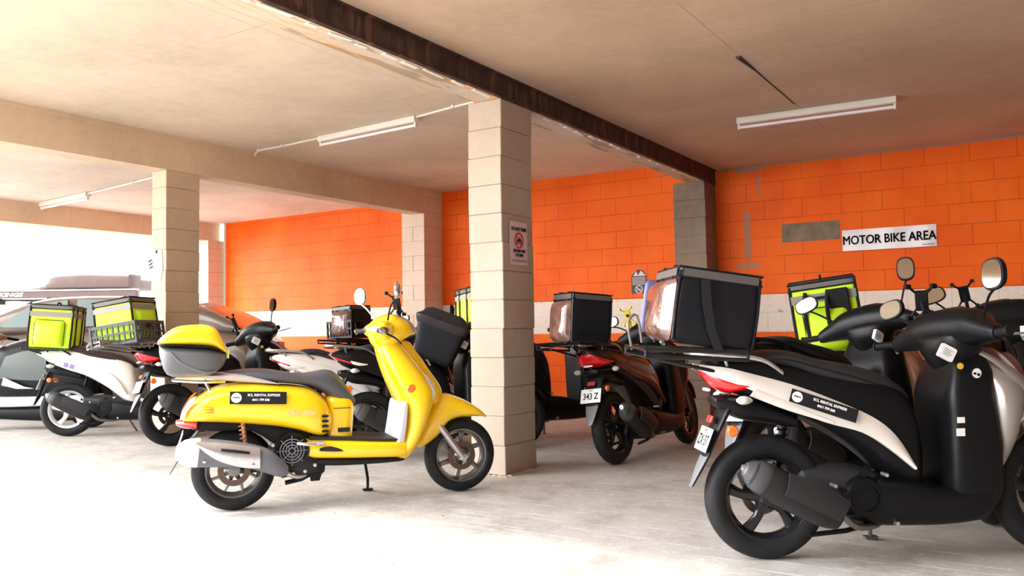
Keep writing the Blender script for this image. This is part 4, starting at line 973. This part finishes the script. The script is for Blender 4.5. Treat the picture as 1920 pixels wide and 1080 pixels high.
# plate 343
sZ = scooter(pose(-2.703, 5.637, 87, 7), 'black scooter seen from behind with plate 343 Z, right of the near column', main=mat('dark_brown_gloss', (.022, .012, .010), .2, coat=.6), strip=mat('deep_maroon_strip', (.05, .018, .012), .25, coat=.5), rim=blkg, steer=6, platetxt='343 Z', phone=phoney, phy=.17, rail=mat('tinted_chrome', (.45, .35, .32), .25, metal=.9), mrL=dict(tip=(.80, .33, 1.10), up=(0, .1, 1)))
rack(sZ, -.62, -.20, .17, .90)
bag(Matrix.Translation((-2.72, 5.13, .885)) @ Matrix.Rotation(R(56), 4, 'Z') @ Matrix.Rotation(R(4), 4, 'Y'), 'small black delivery bag on the rear rack of the scooter with the 343 plate', .30, .29, .335, 'black')
# behind the near column
PN = pose(-4.18, 6.23, 58, 3, 1.1)
sN = scooter(PN, 'black scooter passing behind the near column, with a blue lens by its tail light', main=blk, strip=blk, cowl=blk, rim=blkg, steer=4, rail=blk, mirL=False, mirR=False, bodyscale=.74)
b = MB(); b.loft([((-.05, -.15, .80), (.03, 0, 0), (0, .02, .014)), ((.02, -.175, .795), (.02, 0, 0), (0, .015, .012)), ((.07, -.178, .79), (.01, 0, 0), (0, .006, .004))], n=2); b.build('blue_marker_lens', blue, sN)
rack(sN, -.45, -.12, .16, .90)
bag(PN @ Matrix.Translation((-.08, -.0, .905)) @ Matrix.Scale(.9, 4), 'narrow lime delivery bag half hidden by the near column', .34, .38, .36, 'neon')
# middle: scooters behind the yellow one
sI = scooter(pose(-4.45, 4.90, 56, 4, 1.0), 'black scooter directly behind the yellow one, under the slanting black cargo box', main=blk, rim=blkg, tail='split', rail=dsteel, badge_on=True, mrL=dict(tip=(.80, .27, 1.17), up=(.3, 0, 1), face=(-1, .3, .1), size=(.040, .062)))
t = empty('cargo_box', pose(-4.38, 4.97, 56, 3) @ Matrix.Translation((.42, -.02, .80)) @ Matrix.Rotation(R(-22), 4, 'Z') @ Matrix.Rotation(R(22), 4, 'Y'), 'matt black cargo box with a tilted lid behind the yellow handlebar', 'box')
b = MB(); b.loft([((.015, 0, 0), (.16, 0, 0), (0, .15, 0)), ((0, 0, .25), (.205, 0, 0), (0, .185, 0))], n=9, N=36, sub=3); b.build('box_body', mat('navy_black_plastic', (.008, .009, .013), .5), t)
b = MB(); b.loft([((0, 0, .252), (.225, 0, 0), (0, .20, 0)), ((0, 0, .272), (.225, 0, 0), (0, .20, 0)), ((0, 0, .298), (.19, 0, 0), (0, .16, 0))], n=7, N=36, sub=2); b.build('box_lid', mat('lid_charcoal', (.03, .027, .03), .4), t)
sH = scooter(pose(-5.20, 4.97, 58, 4, .96), 'white scooter with a red and clear tail lamp behind the yellow seat', main=mat('white_bodywork', (.74, .70, .67), .25, coat=.6), strip=wht, cowl=wht, rim=blkg, tail='split', rail=pearl, mirL=False, mirR=False, steer=30)
sJ = scooter(pose(-6.45, 7.2, 82, 3), 'black scooter far back against the wall, with a crate on its rack', main=blk, rim=blkg, rail=blk, mirR=False)
rack(sJ, -.62, -.18, .16, .90)
cJ = pose(-6.45, 7.2, 82, 3) @ Matrix.Translation((-.28, .0, .915))
milk_crate(cJ @ Matrix.Rotation(R(0), 4, 'Z'), 'black lattice crate on the far scooter, left of the yellow handlebar', .34, .42, .20, blk)
bag(cJ @ Matrix.Translation((0, 0, .012)), 'grey-sided insulated bag standing in the black lattice crate', .27, .34, .34, 'black')
# left group
sG = scooter(pose(-6.632, 4.723, 75, 7, 1.04), 'black scooter by the left column with a grey crate on its rack', main=blk, strip=blk, rim=blkg, steer=12, phone=True, phy=.30, platetxt=None, rail=pearl, dash=brnz, mirL=False, mrR=dict(tip=(.84, -.25, 1.17), up=(.4, -.2, 1), face=(-1, .1, .1), size=(.040, .060)))
rack(sG, -.60, -.18, .17, .885, racks)
cG = pose(-6.632, 4.723, 75, 7, 1.0) @ Matrix.Translation((-.33, .0, .905)) @ Matrix.Rotation(R(-5), 4, 'Y')
milk_crate(cG @ Matrix.Rotation(R(38), 4, 'Z'), 'grey lattice crate under the lime bag next to the left column', .42, .42, .19)
bag(cG @ Matrix.Rotation(R(38), 4, 'Z') @ Matrix.Translation((0, 0, .014)) , 'lime delivery bag with a grey stripe sitting in the grey lattice crate', .365, .365, .38, 'neon', pocket=2, straps=False)
sL = scooter(pose(-8.215, 4.686, 42, 3), 'white scooter with pale alloy wheels at the far left, in front of the car', main=mat('white_bodywork2', (.78, .75, .72), .25, coat=.6), strip=wht, cowl=wht, rim=alloyw, seat=seatb, tail='split', rail=blk, mirL=False, mirR=False, badge_on=False, stickers=False, phone=None, rimsp=5)
b = MB(); 
for k in range(2): b.box((.01+.055*k, -.160, .700-.018*k), (.018, .002, .022), Matrix.Rotation(.25, 3, 'Y'))
b.build('purple_sticker', mat('purple_print', (.25, .18, .62), .4), sL, smooth=0)
rack(sL, -.40, -.06, .15, .885)
bag(pose(-8.215, 4.686, 42, 3) @ Matrix.Translation((-.15, 0, .845)) @ Matrix.Rotation(R(4), 4, 'Y'), 'lime delivery bag with a front pocket on the white scooter at the far left', .40, .36, .44, 'neon')
# cut-off scooter at the left edge: rounded black shell over a white footboard (faces right)
M_ = pose(-9.03, 5.08, 213)
t = empty('motor_scooter', M_, 'black and white scooter cut off by the left edge of the picture', 'scooter', 'parked motor scooters')
b = MB(); b.lx([(-.43, .50, .34, .10), (-.41, .66, .32, .15), (-.34, .80, .30, .18), (-.22, .92, .29, .20), (-.05, .98, .29, .21), (.25, .98, .29, .20), (.60, .90, .30, .17), (.80, .74, .34, .10)], n=3.0, N=32); bo = b.build('rear_bodywork', blk, t)
b = MB(); b.band([(.50, .200, .78), (.25, .216, .84), (.06, .224, .78)], [(.60, .19, .55), (.30, .214, .53), (.04, .222, .52)], .01, .01, side=1); b.build('side_panel', mat('slate_panel', (.08, .095, .09), .3), bo)
b = MB(); b.prism([(.50, .56), (.28, .46), (.18, .44), (.36, .44), (.52, .48)], .222, .232); b.build('panel_flash', wht, bo)
b = MB(); b.lx([(-.46, .37, .27, .14), (-.40, .37, .25, .18), (-.1, .365, .25, .21), (.5, .355, .235, .21), (.9, .38, .25, .18), (1.0, .50, .30, .14)], n=4); b.build('footboard', wht, t)
b = MB(); b.lx([(-.45, .26, .10, .14), (0, .25, .08, .17), (.6, .25, .11, .17), (.9, .27, .16, .14)], n=4); b.build('underbody', blk, t)
b = MB(); b.lx([(-.40, .40, .36, .03), (-.36, .415, .36, .05), (-.28, .405, .36, .04)], y=.20, n=2); b.build('footrest', wht, t)
b = MB(); b.lz([(.35, .86, 1.02, .17), (.55, .90, 1.05, .18), (.75, .88, 1.0, .14), (.92, .84, .92, .07)], n=3); b.build('leg_shield', wht, t)
wheel(t, -.30, .26, dsteel, 5); wheel(t, 1.15, .26, dsteel, 5)
b = MB(); b.tube([(.85, 0, .90), (1.15, .0, .27)], .03); b.build('front_fork', dsteel, t)
b = MB(); b.ly([(-.25, .78, .98, .03, .03), (0, .84, 1.0, .06, .06), (.25, .78, .98, .03, .03)], n=2.4); hb = b.build('handlebar_cover', brnz, t)
for sy in (-1, 1):
    b = MB(); b.cyl((.78, sy*.25, .98), (.70, sy*.38, .95), .017, N=12); b.build('hand_grip', blk, hb)
    b = MB(); b.tube([(.83, sy*.22, .97), (.86, sy*.35, .93)], .006); b.build('brake_lever', steel, hb)

# taupe car: its side runs parallel to the picture
def car():
    M = Matrix.Translation((-8.05, 6.74, 0)) @ Matrix.Rotation(R(32.5), 4, 'Z')   # origin = rear bumper on near side, car extends to -x
    t = empty('parked_car', M, 'taupe car with its side window showing behind the lime bags', 'car')
    W_ = 1.75
    b = MB(); sec = []
    for x, zt, zb in ((.02, .72, .45), (-.06, .98, .30), (-.35, 1.06, .22), (-1.2, 1.09, .20), (-2.4, 1.07, .20), (-3.3, 1.02, .20), (-4.1, .95, .22), (-4.5, .80, .28), (-4.62, .60, .40)):
        sec.append(((x, W_/2, (zt+zb)/2), (0, W_/2, 0), (0, 0, (zt-zb)/2)))
    b.loft(sec, n=5, N=32); b.build('car_body', carp, t)
    b = MB(); sec = []
    for x, zt in ((-.10, 1.05), (-.35, 1.22), (-.70, 1.36), (-1.3, 1.46), (-2.2, 1.48), (-2.7, 1.43), (-3.2, 1.22), (-3.5, 1.04)):
        sec.append(((x, W_/2, (zt+.98)/2), (0, W_/2*.90 if zt < 1.3 else W_/2*.86, 0), (0, 0, (zt-.98)/2)))
    b.loft(sec, n=4.5, N=32); cb = b.build('cabin', carp, t)
    b = MB()
    for pts in (((-.75, 1.10), (-.72, 1.30), (-1.25, 1.40), (-1.28, 1.10)), ((-1.36, 1.10), (-1.33, 1.405), (-2.05, 1.425), (-2.10, 1.10)), ((-2.20, 1.10), (-2.17, 1.42), (-2.62, 1.36), (-3.02, 1.10))):
        b.prism(pts, .075, .12)
    b.build('side_window', cargl, cb, smooth=0)
    b = MB(); b.loft([((-2.72, W_/2, 1.40), (0, .66, 0), (.02, 0, .01)), ((-3.42, W_/2, 1.06), (0, .76, 0), (.02, 0, .01))], n=8, N=20, sub=1, rnd=False); b.build('windscreen', mat('pale_windscreen', (.62, .66, .64), .1, coat=1), cb)
    for hx in (-1.75, -2.35):
        b = MB(); b.loft([((hx, .40, 1.13), (.05, 0, 0), (0, .12, 0)), ((hx, .40, 1.30), (.04, 0, 0), (0, .11, 0))], n=3, N=14); b.build('headrest', drk, cb)
    b = MB(); b.loft([((-3.10, -.06, 1.06), (.05, 0, 0), (0, 0, .05)), ((-3.12, -.14, 1.06), (.06, 0, 0), (0, 0, .055))], n=2.6, N=14); b.build('door_mirror', carp, t)
    for x in (-.85, -3.65):
        wheel(t, 0, .31, steel, 5, tw=.09, rim=.66, discx=False)
        o = [c for c in t.children if c.name.startswith('wheel')][-1]; o.location = (x, .13, 0)
    b = MB(); b.box((-2.3, .01, .62), (1.3, .012, .012)); b.box((-2.15, .005, .9), (.10, .012, .014)); b.build('door_trim', drk, t)
    for yy in (.30, W_-.30): b = MB(); b.box((-.01, yy, .80), (.03, .14, .07), ch=.01); b.build('tail_lamp', dred, t)
car()
def van():
    M = Matrix.Translation((-14.70, 9.55, 0)) @ Matrix.Rotation(R(32.5), 4, 'Z')
    t = empty('parked_car', M, 'white four-wheel drive with a roof rack outside beyond the car park', 'car')
    W_ = 1.8
    b = MB(); b.loft([((x, W_/2, (zt+zb)/2), (0, W_/2, 0), (0, 0, (zt-zb)/2)) for x, zt, zb in ((.0, .95, .5), (-.1, 1.10, .35), (-2, 1.15, .3), (-4, 1.12, .3), (-4.7, .9, .4))], n=5, N=28); b.build('car_body', vanp, t)
    b = MB(); b.loft([((x, W_/2, (zt+1.0)/2), (0, W_/2*.9, 0), (0, 0, (zt-1.0)/2)) for x, zt in ((-.05, 1.10), (-.2, 1.50), (-.5, 1.60), (-2.4, 1.62), (-3.0, 1.50), (-3.5, 1.10))], n=5, N=28); cb = b.build('cabin', vanp, t)
    b = MB()
    for pts in (((-.4, 1.18), (-.45, 1.48), (-1.2, 1.50), (-1.2, 1.18)), ((-1.3, 1.18), (-1.3, 1.50), (-2.1, 1.50), (-2.15, 1.18)), ((-2.25, 1.18), (-2.22, 1.5), (-2.7, 1.46), (-3.1, 1.18))): b.prism(pts, .07, .12)
    b.build('side_window', mat('pale_side_glass', (.6, .64, .62), .1, coat=1), cb, smooth=0)
    for x in (-.9, -3.7):
        wheel(t, 0, .36, steel, 5, tw=.10, rim=.62, discx=False); o = [c for c in t.children if c.name.startswith('wheel')][-1]; o.location = (x, .15, 0)
    b = MB()
    for y in (.25, 1.55): b.tube([(-.35, y, 1.68), (-2.7, y, 1.68)], .018)
    for x in (-1.25, -1.65, -2.6, -.5):
        b.tube([(x, .15, 1.70), (x, 1.65, 1.70)], .016)
        for y in (.25, 1.55): b.box((x, y, 1.64), (.07, .03, .045))
    b.build('roof_rack', blk, t)
    b = MB(); b.box((-1.3, .08, 1.775), (1.42, .07, .065), ch=.015); aw = b.build('rolled_awning', tarp, t)
    b = MB(); b.box((-1.3, .08, 1.85), (1.40, .08, .012)); b.build('awning_rail', whink, aw)
    text('awning_lettering', 'KINGS', (-2.28, .008, 1.772), (1, 0, 0), (0, 0, 1), .105, whink, aw, bold=.003, shear=.25, wide=1.5)
    # covered load
    b = MB(); random.seed(3)
    secs = [((x, .75, 1.86+h/2), (0, wd, 0), (0, 0, h/2)) for x, h, wd in ((-2.02, .05, .50), (-1.75, .12, .55), (-1.62, .30, .56), (-1.3, .33, .57), (-1.0, .345, .57), (-.7, .335, .57), (-.4, .32, .57), (-.12, .31, .56))]
    b.loft(secs, n=6, N=28); o = b.build('covered_load', tarp); o.matrix_world = M; tag(o, 'brown tarpaulin-covered load on the roof of the white vehicle outside', 'cargo')
van()
